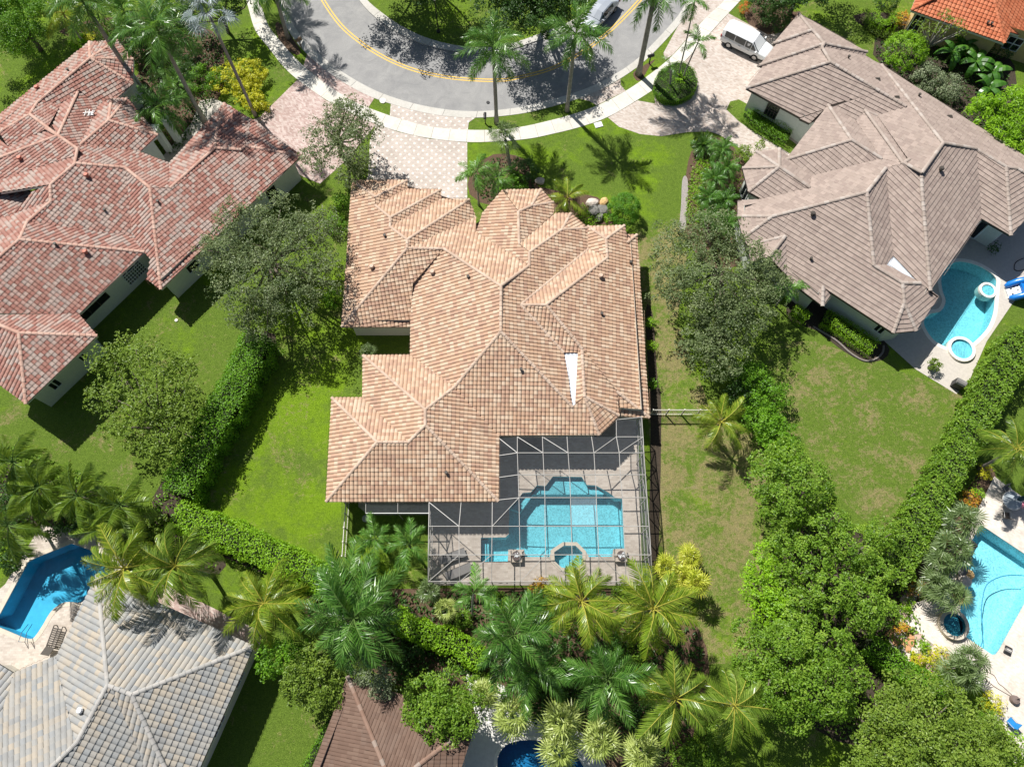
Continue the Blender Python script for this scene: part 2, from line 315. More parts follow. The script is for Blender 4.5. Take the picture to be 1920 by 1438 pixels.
ROOFS['orange']=dict(edge=((1708,20),(1883,82),3.0),s=.40,eaves={3.0:[(1708,20),(1883,82)]},faces=[
('B',[(1708,20),(1752,-2),(1800,-60),(1850,-60),(1863,0),(1883,82)]),('R',[(1863,0),(1883,82),(1893,61),(1924,71),(1990,92),(1990,-60),(1850,-60)]),('L2',[(1708,20),(1752,-2),(1800,-60),(1740,-60)])])
# ---------------------------------------------------------------- the lie of the land
def PX(pts,z=0): return np.array([at(p[0],p[1],z)[:2] for p in pts])
def spline(pts,n=6,closed=False):
    pts=[np.array(p,float) for p in pts]; out=[]; N=len(pts)
    for i in range(N if closed else N-1):
        g=(lambda k: pts[k%N]) if closed else (lambda k: pts[min(max(k,0),N-1)])
        a,b,c,d=g(i-1),g(i),g(i+1),g(i+2)
        for k in range(n):
            t=k/n; out.append(.5*((2*b)+(c-a)*t+(2*a-5*b+4*c-d)*t*t+(3*b-a-3*c+d)*t**3))
    if not closed: out.append(pts[-1])
    return np.array(out)
def inside(q,poly):
    x,y=q; c=False; n=len(poly)
    for i in range(n):
        x1,y1=poly[i]; x2,y2=poly[i-1]
        if (y1>y)!=(y2>y) and x<(x2-x1)*(y-y1)/(y2-y1)+x1: c=not c
    return c
LV=[0]
HOLES=[]          # basins cut through everything that lies flat
def clean(p):
    p=np.asarray(p,float); k=[i for i in range(len(p)) if np.linalg.norm(p[i]-p[i-1])>1e-3]; return p[k]
def sheet(name,poly,level,mat,kind='structure',holes=None,parent=None,label=None,cat=None):
    LV[0]+=1; level=level+LV[0]*.02
    poly=clean(poly); hs=HOLES if holes is None else holes
    hs=[h for h in hs if np.all(h.max(0)>poly.min(0)) and np.all(h.min(0)<poly.max(0))]
    V=[Vector(p) for p in poly]; E=[(i,(i+1)%len(poly)) for i in range(len(poly))]
    for h in hs:
        n=len(V); V+=[Vector(p) for p in h]; E+=[(n+i,n+(i+1)%len(h)) for i in range(len(h))]
    vs,es,fs,_,_,_=delaunay_2d_cdt(V,E,[],0,1e-5)
    F=[]
    for f in fs:
        c=sum((vs[i] for i in f),Vector((0,0)))/3
        if inside(c,poly) and not any(inside(c,h) for h in hs):
            a,b,d=[vs[i] for i in f]
            F.append(list(f) if (b-a).cross(d-a)>0 else list(f)[::-1])
    o=obj(name,[(v.x,v.y,level*.004) for v in vs],F,mat,parent)
    return tag(o,label,cat,kind=kind)
def offset(poly,d):
    """moves a closed outline outwards by d (metres)"""
    p=clean(poly); n=len(p); A=sum(p[i-1][0]*p[i][1]-p[i][0]*p[i-1][1] for i in range(n)); s=1 if A>0 else -1; out=[]
    for i in range(n):
        e1=p[i]-p[i-1]; e2=p[(i+1)%n]-p[i]; e1/=np.linalg.norm(e1); e2/=np.linalg.norm(e2)
        n1=np.array([e1[1],-e1[0]])*s; n2=np.array([e2[1],-e2[0]])*s; m=n1+n2; L=np.linalg.norm(m)
        if L<.2: out.append(p[i]+n1*d); continue
        m/=L; out.append(p[i]+m*d/max(.45,m@n1))
    return np.array(out)
# pools first: their outlines are the holes
POOLS={
'main':[(1036.6,893),(1090.5,894),(1100.5,909),(1117,910),(1140.5,923),(1155.6,934),(1167.6,935),(1172,1028),(1150,1029),(1148,1043),(1104,1044),(1103,1042),(1099,1034),(1080.5,1017),(1055.5,1017),(1033,1034),(1030,1044),(984,1044),(983,1030),(953,1030),(952,1052),(901.5,1053),(901.5,1008),(948,1007),(954,1001),(955,953),(973,933),(980,924),(995,923),(1006.6,910),(1023,911)],
'kidney':list(map(tuple,spline([(1786,493),(1803,490),(1830,496),(1853,508),(1868,522),(1868,540),(1866,562),(1863,588),(1851,617),(1823,645),(1800,655),(1773,651),(1750,638),(1734,615),(1732,600),(1743,588),(1763,583),(1772,565),(1766,545),(1764,522),(1773,503)],4,True))),
'aqua':[(1839,983),(1902,1025),(1959,1063),(1920,1135),(1874,1219),(1868,1227),(1860,1228),(1808,1193),(1799,1145),(1800,1112),(1803,1060),(1812,1030),(1834,988)],
'blue':list(map(tuple,spline([(52,1053),(67,1045),(134,1018),(198,1040),(216,1060),(195,1090),(165,1122)],1)))+list(map(tuple,spline([(152,1131),(134,1129),(117,1131),(102,1141),(92,1153),(81,1172),(69,1190),(60,1198),(45,1196)],4)))+[(0,1177),(-25,1168),(-28,1160),(0,1150)],
'deep':list(map(tuple,spline([(940,1500),(932,1438),(934,1415),(946,1398),(968,1388),(1005,1386),(1045,1394),(1085,1420),(1105,1470),(1100,1520)],3)))}
PW={k:clean(PX(v)) for k,v in POOLS.items()}
HOLES+=list(PW.values())
def circ(px,py,r,n=28,z=0):
    c=at(px,py,z)[:2]; return np.array([c+r*np.array([math.cos(a),math.sin(a)]) for a in np.linspace(0,2*math.pi,n,endpoint=False)])
SPA_MAIN=PX([(1039,1035),(1057,1023),(1079,1023),(1092,1036),(1091,1056),(1078,1065),(1053,1064),(1040,1052)])
SPA_KID=circ(1800.5,656,.86); SPA_AQ=circ(1784,1171,.78)
HOLES+=[SPA_MAIN]
# ---- lawns
M_lawn=lawn_mat('lawn_grass',.36,.42,1)
GX=[-48,-24,0,24,48]; big=np.array([(-500,-300),(500,-300),(500,900),(-500,900)])
sheet('ground',big,0,M_lawn)
def lawn(name,pts,dry,bright,seed,lv=1): sheet(name,PX(pts),lv,lawn_mat(name,dry,bright,seed))
lawn('front_lawn',[(876,266),(990,261),(1087,239),(1140,221),(1160,238),(1240,255),(1305,247),(1292,430),(1230,470),(1195,440),(1000,400),(876,390)],.30,.46,2)
lawn('side_lawn',[(640,600),(690,640),(640,740),(640,1090),(330,955),(480,690),(540,560)],.42,.70,3)
lawn('dry_side_lawn',[(1195,430),(1300,400),(1270,600),(1330,760),(1440,830),(1420,1240),(1240,1250),(1235,1100),(1215,780)],.74,.34,4)
lawn('back_lawn',[(1440,640),(1530,640),(1800,735),(1830,760),(1690,1040),(1560,920),(1450,860)],.60,.10,5)
lawn('shared_lawn',[(-90,740),(60,745),(330,520),(470,560),(470,650),(330,930),(-90,880)],.44,.26,6)
lawn('lower_lawn',[(380,1470),(470,1230),(640,1250),(590,1470)],.36,.12,8)
lawn('narrow_lawn',[(1690,1080),(1800,900),(1960,640),(2050,640),(2000,980),(1863,893),(1830,960)],.10,.10,9)
# ---- planting beds
M_mulch=plain('bark_mulch',(.105,.066,.042),.95,.55,14,bmp=.8)
M_soil=plain('garden_soil',(.05,.038,.026),.95,.5,9,bmp=.8)
M_gravel=plain('grey_gravel',(.30,.27,.25),.9,.5,20,bmp=.8)
def bed(name,pts,m=None,lv=2,sm=True): return sheet(name,PX(spline(pts,3,True) if sm else pts),lv,m or M_mulch)
bed('palm_bed',[(650,1110),(800,1103),(1230,1106),(1290,1150),(1330,1260),(1260,1450),(1100,1500),(900,1300),(760,1290),(650,1220),(560,1130)])
bed('corner_bed',[(-80,865),(110,900),(290,968),(420,1040),(380,1080),(210,1000),(70,990),(-80,1060)],M_soil)
bed('plant_bed',[(1296,285),(1330,255),(1380,280),(1400,330),(1400,480),(1330,500),(1282,430),(1284,350)])
bed('grove_bed',[(1450,870),(1540,940),(1660,1040),(1720,1120),(1760,1330),(1620,1400),(1480,1330),(1410,1200),(1440,1080),(1500,980)],M_soil)
bed('courtyard_bed',[(110,60),(250,30),(400,60),(420,150),(400,200),(330,300),(300,270),(230,180),(260,120)],M_mulch)
bed('street_bed',[(516,50),(527,46),(562,92),(558,104),(545,98),(530,92)],lv=3)
bed('palm_ring',[(1187,138),(1200,128),(1228,112),(1218,125),(1205,147),(1194,152)],lv=3)
bed('entry_bed',[(880,330),(925,290),(985,300),(1010,350),(1120,370),(1150,420),(1060,410),(900,380)],M_mulch)
bed('rear_bed',[(1600,30),(1700,30),(1880,90),(1910,200),(1917,280),(1660,130),(1640,70)],M_soil)
bed('garage_bed',[(1440,-30),(1480,20),(1500,25),(1440,80),(1395,30),(1410,10)],M_mulch)
bed('gravel_border',[(1279,340),(1285,330),(1290,345),(1288,400),(1284,432),(1274,430),(1277,385)],M_gravel,lv=3)
bed('gravel_edge',[(1668,1003),(1690,965),(1716,915),(1724,905),(1730,915),(1700,980),(1680,1020)],M_gravel,lv=3)
bed('flower_bed',[(1832,890),(1850,870),(1868,895),(1850,920),(1836,960),(1800,1040),(1740,1100),(1700,1150),(1690,1090),(1760,1000)],M_mulch)
bed('hedge_bed',[(470,640),(520,650),(440,820),(350,960),(640,1080),(900,1220),(860,1260),(620,1130),(300,980),(340,850)],M_soil)
bed('side_bed',[(1210,590),(1224,590),(1232,700),(1240,780),(1232,1090),(1215,1090),(1220,800)],M_soil)
bed('wall_bed',[(1478,560),(1510,560),(1560,580),(1660,640),(1655,675),(1600,670),(1530,620),(1480,600)],M_soil)
# ---- road, gutters, pavement
O=[(505,-110),(520,-40),(539,27),(570,75),(610,112),(655,144),(705,171),(755,189),(805,201),(855,208),(905,209),(960,204),(1010,194),(1085,172),(1135,150),(1185,119),(1222,85),(1260,44),(1278,20),(1300,-22),(1318,-80),(1330,-140)]
G=[(490,-110),(506,-40),(527,32),(559,84),(600,124),(645,156),(695,182),(748,200),(800,213),(852,220),(905,221),(962,216),(1014,206),(1089,184),(1141,161),(1193,128),(1231,94),(1270,51),(1288,25),(1310,-20),(1328,-80),(1341,-140)]
IR=[(633,-140),(640,-80),(656,-30),(672,0),(700,31),(743,61),(793,84),(843,96),(890,101),(946,97),(987,85),(1026,71),(1065,56),(1115,28),(1155,-10),(1182,-60),(1198,-130)]
IG=[(648,-140),(655,-80),(671,-30),(687,0),(718,27),(755,52),(798,72),(845,85),(890,90),(944,87),(985,75),(1022,61),(1060,46),(1107,20),(1145,-14),(1171,-60),(1187,-130)]
YC=[(572,-140),(578,-90),(592,-30),(608,5),(640,49),(680,83),(720,108),(760,126),(800,138),(850,147),(905,151),(935,151),(960,148.5),(1020,134),(1060,116.5),(1100,93),(1135,66),(1165,38),(1190,12),(1207,-10),(1232,-60),(1248,-130)]
sO,sG,sIR,sIG,sY=[PX(spline(a,6)) for a in (O,G,IR,IG,YC)]
m,nt,b=nodes('asphalt'); f=noise(nt,30,6,.8); g=noise(nt,.5,6,.7,1.5); st=nt.nodes.new('ShaderNodeMapping'); nt.links.new(pos(nt),st.inputs[0]); st.inputs['Scale'].default_value=(.25,1.6,1)
c=ramp(nt,f,[(.3,(.22,.218,.212)),(.55,(.295,.292,.285)),(.75,(.37,.365,.355))]); c=mixc(nt,1,c,ramp(nt,g,[(.3,(.78,.78,.79)),(.7,(1.1,1.09,1.07))]),'MULTIPLY')
c=mixc(nt,mathn(nt,'MULTIPLY',ramp(nt,noise(nt,.35,5,.75,1,st.outputs[0]),[(.52,(0,0,0)),(.7,(1,1,1))]),.28),c,(.19,.19,.19))
nt.links.new(c,b.inputs['Base Color']); b.inputs['Roughness'].default_value=.9; bump(nt,b,f,.4,.02); M_asphalt=m
sheet('road',np.concatenate([sO,sIR[::-1]]),3,M_asphalt)
def ribbon(name,L,w,level,mat,parent=None,kind='structure'):
    L=np.asarray(L); t=np.gradient(L,axis=0); t/=np.linalg.norm(t,axis=1)[:,None]; n=np.stack([-t[:,1],t[:,0]],1); z=level*.004
    V=[(*p,z) for p in L+n*w/2]+[(*p,z) for p in L-n*w/2]; k=len(L)
    return tag(obj(name,V,[[i,k+i,k+i+1,i+1] for i in range(k-1)],mat,parent),kind=kind)
M_yellow=plain('yellow_road_paint',(.68,.44,.09),.7,.22,9)
tY=np.gradient(sY,axis=0); tY/=np.linalg.norm(tY,axis=1)[:,None]; nY=np.stack([-tY[:,1],tY[:,0]],1)
for s in (-1,1): ribbon('road_marking',sY+nY*s*.14,.125,4,M_yellow)
def conc_mat(name,base,dirt):
    m,nt,b=nodes(name); f=noise(nt,6,6,.75); g=noise(nt,.6,6,.7,1); t=attr(nt)
    c=ramp(nt,f,[(.3,tuple(x*.88 for x in base)),(.7,tuple(x*1.06 for x in base))])
    c=mixc(nt,mathn(nt,'MULTIPLY',ramp(nt,g,[(.48,(0,0,0)),(.72,(1,1,1))]),.45),c,dirt); c=mixc(nt,1,c,ramp(nt,t,[(0,(.96,.96,.955)),(1,(1.03,1.03,1.03))]),'MULTIPLY')
    nt.links.new(c,b.inputs['Base Color']); b.inputs['Roughness'].default_value=.85; b.inputs['Specular IOR Level'].default_value=.2; bump(nt,b,f,.15,.01); return m
M_conc=conc_mat('pale_concrete',(.62,.59,.525),(.42,.38,.31)); M_kerb=conc_mat('kerb_concrete',(.52,.50,.455),(.33,.31,.27)); M_joint=plain('joint_dirt',(.12,.10,.08),.95,.3,10)
def arclen(L): return np.concatenate([[0],np.cumsum(np.linalg.norm(np.diff(L,axis=0),axis=1))])
def resample(L,n):
    s=arclen(L); q=np.linspace(0,s[-1],n); return np.stack([np.interp(q,s,L[:,0]),np.interp(q,s,L[:,1])],1)
def slabs(base,piece,A,B,step,z0,z1,gap,mat,sub=4,crown=0.0):
    """a strip between two edge lines, laid as single slabs with open joints over a dirt base"""
    n=max(2,int(arclen(A)[-1]/step)); A_=resample(A,n*sub+1); B_=resample(B,n*sub+1)
    par=sheet(base,np.concatenate([A_,B_[::-1]]),z0/.004,M_joint,holes=[])
    for i in range(n):
        a=A_[i*sub:(i+1)*sub+1].copy(); b_=B_[i*sub:(i+1)*sub+1].copy()
        for e in (a,b_):
            t=(e[-1]-e[0])/max(1e-6,np.linalg.norm(e[-1]-e[0])); e[0]+=t*gap/2; e[-1]-=t*gap/2
        k=len(a); z=z1+rng.uniform(-.003,.003)
        V=[(*p,z) for p in a]+[(*p,z) for p in b_]+[(*p,z0-.01) for p in a]+[(*p,z0-.01) for p in b_]
        F=[[j,j+1,k+j+1,k+j] for j in range(k-1)]+[[2*k+j,2*k+j+1,j+1,j] for j in range(k-1)]+[[k+j,k+j+1,3*k+j+1,3*k+j] for j in range(k-1)]+[[0,k,3*k,2*k],[k-1,3*k-1,4*k-1,2*k-1]]
        o=obj(piece,V,F,mat,par,tone=np.full(len(F),rng.uniform(0,1)))
    return par
slabs('gutter','kerb_slab',resample(sO,200),resample(sG,200),3.0,.008,.03,.03,M_kerb)
slabs('island_kerb','kerb_slab',resample(sIG,200),resample(sIR,200),3.0,.008,.10,.03,M_kerb)
SL=[(440,-110),(455,-30),(467,20),(480,60),(505,92),(530,124),(558,150),(610,187),(660,214),(705,233),(750,248),(805,260),(875,267),(930,266),(990,261),(1035,252),(1087,239),(1140,220),(1197,187),(1243,155),(1292,107),(1343,50),(1388,2),(1420,-35),(1470,-110)]
SU=[(468,-110),(480,-20),(492,18),(504,50),(524,76),(550,106),(578,132),(622,166),(668,193),(712,211),(755,225),(805,238),(870,244),(925,244),(975,239),(1022,229),(1071,216),(1119,199),(1172,172),(1216,142),(1262,104),(1315,43),(1360,0),(1392,-38),(1440,-110)]
slabs('pavement','paving_slab',PX(spline(SL,6)),PX(spline(SU,6)),1.62,.016,.04,.022,M_conc)
# ---- driveways and terraces
M_pink_pave=paver_mat('rose_pavers',[(.36,.255,.225),(.44,.32,.285),(.50,.40,.36),(.57,.48,.43)],.24,rot=.6)
M_cream_pave=paver_mat('cream_pavers',[(.43,.37,.325),(.48,.42,.37),(.52,.46,.41)],.2,(1.75,(.70,.67,.60)),rot=0,mortar=.85)
M_buff_pave=paver_mat('buff_pavers',[(.41,.335,.285),(.47,.40,.345),(.52,.455,.40),(.55,.50,.45)],.24,rot=.35)
M_deck=paver_mat('deck_pavers',[(.44,.38,.32),(.50,.44,.375),(.55,.49,.42)],.3,rot=0,mortar=.8)
M_deck2=paver_mat('pale_deck_pavers',[(.60,.53,.46),(.66,.60,.52),(.71,.65,.57)],.22,rot=.6,mortar=.85)
M_deckg=plain('cool_deck',(.48,.44,.385),.85,.10,4); M_deckc=plain('white_deck',(.62,.60,.56),.85,.10,4)
drive=lambda n,p,m,lv=3: sheet(n,PX(p),lv,m)
drive('driveway',[(558,150),(487,220),(440,240),(565,330),(600,345),(650,300),(705,234),(660,215),(610,188)],M_pink_pave)
drive('driveway',[(569,124),(577,99),(601,124),(645,156),(703,183),(690,203),(668,194),(622,167)],M_pink_pave)
drive('driveway',[(705,234),(750,249),(805,261),(876,268),(876,430),(650,430),(690,330),(694,262)],M_cream_pave)
drive('driveway',[(733,194),(748,199),(800,212),(852,219),(892,221),(879,230),(877,245),(870,245),(805,239),(755,226),(731,217)],M_cream_pave)
drive('driveway',[(1140,221),(1160,238),(1200,252),(1240,256),(1290,248),(1330,247),(1350,254),(1378,271),(1400,290),(1425,330),(1530,330),(1530,200),(1500,100),(1480,60),(1440,66),(1366,26),(1343,51),(1292,108),(1243,156),(1197,188)],M_buff_pave)
drive('driveway',[(1086,186),(1141,162),(1163,149),(1164,160),(1173,171),(1119,198),(1105,190)],M_buff_pave)
drive('driveway',[(1244,100),(1270,52),(1288,26),(1310,-20),(1392,-39),(1360,0),(1315,42),(1262,103),(1247,113)],M_buff_pave)
lawn('verge',[(1362,206),(1369,191),(1385,187),(1400,195),(1440,230),(1530,300),(1500,300),(1440,264),(1410,246),(1385,228)],.5,.1,10,lv=4)
lawn('verge',[(1195,189),(1212,175),(1226,165),(1228,195)],.4,.2,11,lv=4)
drive('entry_path',[(375,190),(400,185),(435,200),(430,235),(330,310),(300,300),(360,230)],M_deckg,4)
drive('rear_path',[(285,1085),(330,1105),(492,1185),(482,1235),(300,1135)],M_pink_pave,4)
drive('side_patio',[(1880,85),(1930,60),(2000,90),(2000,160),(1925,118)],M_deckg,3)
drive('pool_deck',[(806,925),(806,1097),(1205,1097),(1197,880),(1192,776),(925,776),(925,925)],M_deck,4)
drive('side_walkway',[(672,930),(806,930),(806,965),(690,965),(672,950)],M_deck,3)
drive('pool_deck',[(1655,637),(1716,692),(1793,739),(1818,712),(1850,640),(1897,571),(1920,545),(2010,420),(1900,370),(1700,520)],M_deckg,4)
drive('pool_deck',[(1864,893),(1920,934),(2010,995),(2050,1400),(1900,1430),(1890,1380),(1868,1330),(1840,1290),(1790,1243),(1698,1166),(1717,1130),(1745,1120),(1790,1060),(1830,962)],M_deck2,4)
drive('pool_deck',[(78,983),(205,1000),(240,1060),(190,1130),(110,1250),(0,1290),(-110,1220),(-90,1180),(10,1095)],M_deck,4)
drive('pool_deck',[(872,1262),(945,1285),(960,1330),(1110,1380),(1180,1530),(830,1530),(868,1430),(893,1345)],M_deckc,4)
# ---- pools
def pool(name,out,depth,basin,water,coping,cw,wl=-.10,label=None,tone=None,ch=.035):
    e=empty(name,(*out.mean(0),0),label,'pool')
    n=len(out); A=sum(out[i-1][0]*out[i][1]-out[i][0]*out[i-1][1] for i in range(n))
    p=out if A>0 else out[::-1]
    V=[(*q,.0) for q in p]+[(*q,-depth) for q in p]
    obj('basin',V,[[i,n+i,n+(i+1)%n,(i+1)%n] for i in range(n)],basin,e)
    vs,_,fs,_,_,_=delaunay_2d_cdt([Vector(q) for q in p],[(i,(i+1)%n) for i in range(n)],[],1,1e-5)
    obj('pool_floor',[(v.x,v.y,-depth) for v in vs],[list(f) if (vs[f[1]]-vs[f[0]]).cross(vs[f[2]]-vs[f[0]])>0 else list(f)[::-1] for f in fs],basin,e)
    obj('water',[(v.x,v.y,wl) for v in vs],[list(f) if (vs[f[1]]-vs[f[0]]).cross(vs[f[2]]-vs[f[0]])>0 else list(f)[::-1] for f in fs],water,e)
    if cw:
        o_=offset(p,cw); i_=offset(p,-.03)
        V=[(*q,ch) for q in i_]+[(*q,ch) for q in o_]+[(*q,ch-.09) for q in i_]+[(*q,.0) for q in o_]
        obj('coping',V,[[i,n+i,n+(i+1)%n,(i+1)%n][::-1] for i in range(n)]+[[i,2*n+i,2*n+(i+1)%n,(i+1)%n] for i in range(n)]+[[n+i,3*n+i,3*n+(i+1)%n,n+(i+1)%n][::-1] for i in range(n)],coping,e)
    return e
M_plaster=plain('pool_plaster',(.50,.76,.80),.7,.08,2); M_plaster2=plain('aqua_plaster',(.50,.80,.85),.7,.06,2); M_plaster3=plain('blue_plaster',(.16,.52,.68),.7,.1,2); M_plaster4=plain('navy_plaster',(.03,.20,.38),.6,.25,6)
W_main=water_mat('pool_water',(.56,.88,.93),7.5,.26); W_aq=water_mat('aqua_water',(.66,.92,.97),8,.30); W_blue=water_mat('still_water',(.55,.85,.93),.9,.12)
M_cope=conc_mat('coping_stone',(.60,.53,.43),(.42,.36,.28)); M_copew=plain('white_coping',(.74,.70,.62),.7,.06,4)
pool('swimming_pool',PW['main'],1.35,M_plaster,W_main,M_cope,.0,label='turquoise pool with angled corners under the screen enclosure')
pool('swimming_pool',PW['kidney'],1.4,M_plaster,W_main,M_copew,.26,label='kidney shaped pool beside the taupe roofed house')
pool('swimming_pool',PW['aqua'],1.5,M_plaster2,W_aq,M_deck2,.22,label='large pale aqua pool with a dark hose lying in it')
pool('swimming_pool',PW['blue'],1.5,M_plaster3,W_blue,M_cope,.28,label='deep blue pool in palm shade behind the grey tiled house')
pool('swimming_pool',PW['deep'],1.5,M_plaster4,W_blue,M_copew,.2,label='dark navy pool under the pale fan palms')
def raised_spa(name,out,h,rimw,basin,water,rim,depth,wl,label):
    e=empty(name,(*out.mean(0),0),label,'spa'); p=out; n=len(p)
    A=sum(p[i-1][0]*p[i][1]-p[i][0]*p[i-1][1] for i in range(n)); p=p if A>0 else p[::-1]
    o_=offset(p,rimw)
    V=[(*q,h) for q in p]+[(*q,h) for q in o_]+[(*q,h-depth) for q in p]+[(*q,-.6) for q in o_]
    obj('spa_rim',V,[[n+i,n+(i+1)%n,(i+1)%n,i] for i in range(n)]+[[n+i,3*n+i,3*n+(i+1)%n,n+(i+1)%n] for i in range(n)],rim,e)
    obj('basin',V[:n]+V[2*n:3*n],[[i,(i+1)%n,n+(i+1)%n,n+i] for i in range(n)]+[[n+i for i in range(n)]],basin,e)
    obj('water',[(*q,h+wl) for q in p],[list(range(n))],water,e); return e
raised_spa('spa',SPA_MAIN,.08,.26,M_plaster,W_main,M_cope,.85,-.1,'octagonal spa set into the near edge of the screened pool')
raised_spa('spa',SPA_KID,.24,.24,M_plaster,W_main,M_copew,.2,-.08,'round white rimmed spa at the bottom of the kidney pool')
raised_spa('spa',SPA_AQ,.42,.26,plain('dark_spa_tile',(.16,.45,.52),.5,.3,5),W_main,M_cope,.385,-.12,'round raised spa at the corner of the aqua pool')
raised_spa('spa',circ(1851,545,.52,20),.12,.2,M_plaster,W_main,M_copew,.09,-.04,'small semicircular basin on the edge of the kidney pool by the slide')
# steps seen under the water
e=[o for o in bpy.data.objects if o.name=='swimming_pool'][0]
for k,pl in enumerate(([(1008,911),(1022,912),(1037,893),(1090,894),(1101,910),(1117,911),(1133,921),(1133,925),(998,925)],[(903,1010),(916,1010),(916,1051),(903,1051)],[(974,934),(981,925),(996,924),(1000,925),(976,958),(958,952)])):
    q=PX(pl); mb=MB(); n=len(q); h=-.45 if k!=1 else -.6
    A=sum(q[i-1][0]*q[i][1]-q[i][0]*q[i-1][1] for i in range(n)); q=q if A>0 else q[::-1]
    mb.add([(*p,h) for p in q]+[(*p,-1.34) for p in q],[list(range(n))]+[[i,n+i,n+(i+1)%n,(i+1)%n] for i in range(n)]); mb.build('pool_step',M_plaster,e)
# ---------------------------------------------------------------- roofs: the traced faces become planes of a true pitched roof
def aspect(Rf,name):
    if Rf['edge'] is None: e=np.array([1.,0])
    else:
        a,b,z=Rf['edge']; e=(at(*b,z)-at(*a,z))[:2]; e/=np.linalg.norm(e)
    n=np.array([-e[1],e[0]])
    if name in('L','R','L2','B'): return {'L':n,'R':e,'L2':-e,'B':-n}[name]
    w={'NE':(1,1),'NW':(-1,1),'SE':(1,-1),'SW':(-1,-1),'N':(0,1),'E':(1,0),'S':(0,-1),'W':(-1,0)}[name]
    w=np.array(w,float)/np.linalg.norm(w)
    if Rf['edge'] is None: return w
    c=[e,n,-e,-n] if abs(w[0]*w[1])>.1 else [(e+n)/2**.5,(n-e)/2**.5,-(e+n)/2**.5,(e-n)/2**.5]
    return max(c,key=lambda v:v@w)
def solve_roof(Rf,wreg=.4,iters=14):
    s=Rf['s']; fs=Rf['faces']; n=len(fs); ez={p:z for z,l in Rf['eaves'].items() for p in l}
    g0=np.array([-s*aspect(Rf,a) if a!='metal' else np.zeros(2) for a,_ in fs]); use={}
    for i,(a,ps) in enumerate(fs):
        for p in ps: use.setdefault(p,[]).append(i)
    X=np.concatenate([np.full((n,1),4.),g0],1)
    for i,(a,ps) in enumerate(fs):     # start every plane from a 3 m eave
        q=max((at(*p,3.)[:2] for p in ps),key=lambda v:v@(-g0[i])); X[i,0]=3-g0[i]@q
    for it in range(iters):
        A=[];B=[];W=[]
        def zJ(i,p):
            d=ray(p); q=d[2]-X[i,1:]@d[:2]; t=(X[i,0]-H)/q
            return H+t*d[2],np.array([d[2]/q,(X[i,0]-H)*d[0]/q**2*d[2],(X[i,0]-H)*d[1]/q**2*d[2]])
        for p,l in use.items():
            zs=[zJ(i,p) for i in l]
            if p in ez:
                for i,(z,J) in zip(l,zs):
                    r=np.zeros(3*n); r[3*i:3*i+3]=J; A.append(r); B.append(ez[p]-z); W.append(.7)
            for a in range(len(l)):
                for b in range(a):
                    r=np.zeros(3*n); r[3*l[a]:3*l[a]+3]=zs[a][1]; r[3*l[b]:3*l[b]+3]-=zs[b][1]; A.append(r); B.append(zs[b][0]-zs[a][0]); W.append(1.)
        A=np.array(A);B=np.array(B);W=np.array(W)*(1/np.maximum(np.abs(B),.1)**.5 if it>5 else 1)
        G_=[];b_=[]
        for i in range(n):
            w=.01 if fs[i][0]=='metal' else wreg*10
            for k in (1,2):
                r=np.zeros(3*n); r[3*i+k]=w; G_.append(r); b_.append(w*(g0[i,k-1]-X[i,k]))
            r=np.zeros(3*n); r[3*i]=1e-3; G_.append(r); b_.append(0)
        X=X+.85*np.linalg.lstsq(np.vstack([A*W[:,None],G_]),np.concatenate([B*W,b_]),rcond=None)[0].reshape(n,3)
    poly=[]
    for i,(a,ps) in enumerate(fs): poly.append(np.array([np.array([0,0,H])+(lambda d:d*((X[i,0]-H)/(d[2]-X[i,1:]@d[:2])))(ray(p)) for p in ps]))
    return X,poly
def clip_poly(P,tri):
    """convex clip of polygon P [(u,v,h)] by a CCW triangle"""
    for i in range(3):
        a=tri[i]; b=tri[(i+1)%3]; ex,ey=b[0]-a[0],b[1]-a[1]; out=[]; n=len(P)
        if n==0: return P
        D=[ex*(p[1]-a[1])-ey*(p[0]-a[0]) for p in P]
        for k in range(n):
            p,q=P[k-1],P[k]; dp,dq=D[k-1],D[k]
            if (dp>=0)!=(dq>=0):
                t=dp/(dp-dq); out.append(tuple(p[j]+(q[j]-p[j])*t for j in range(3)))
            if dq>=0: out.append(q)
        P=out
    return P
PROF={'S':[(0,-.012),(.07,.022),(.28,.058),(.55,.068),(.80,.050),(.94,.010),(1,-.012)],'flat':[(0,.004),(.03,.013),(.97,.013),(1,.004)],'low':[(0,-.006),(.1,.018),(.5,.024),(.88,.018),(1,-.006)]}
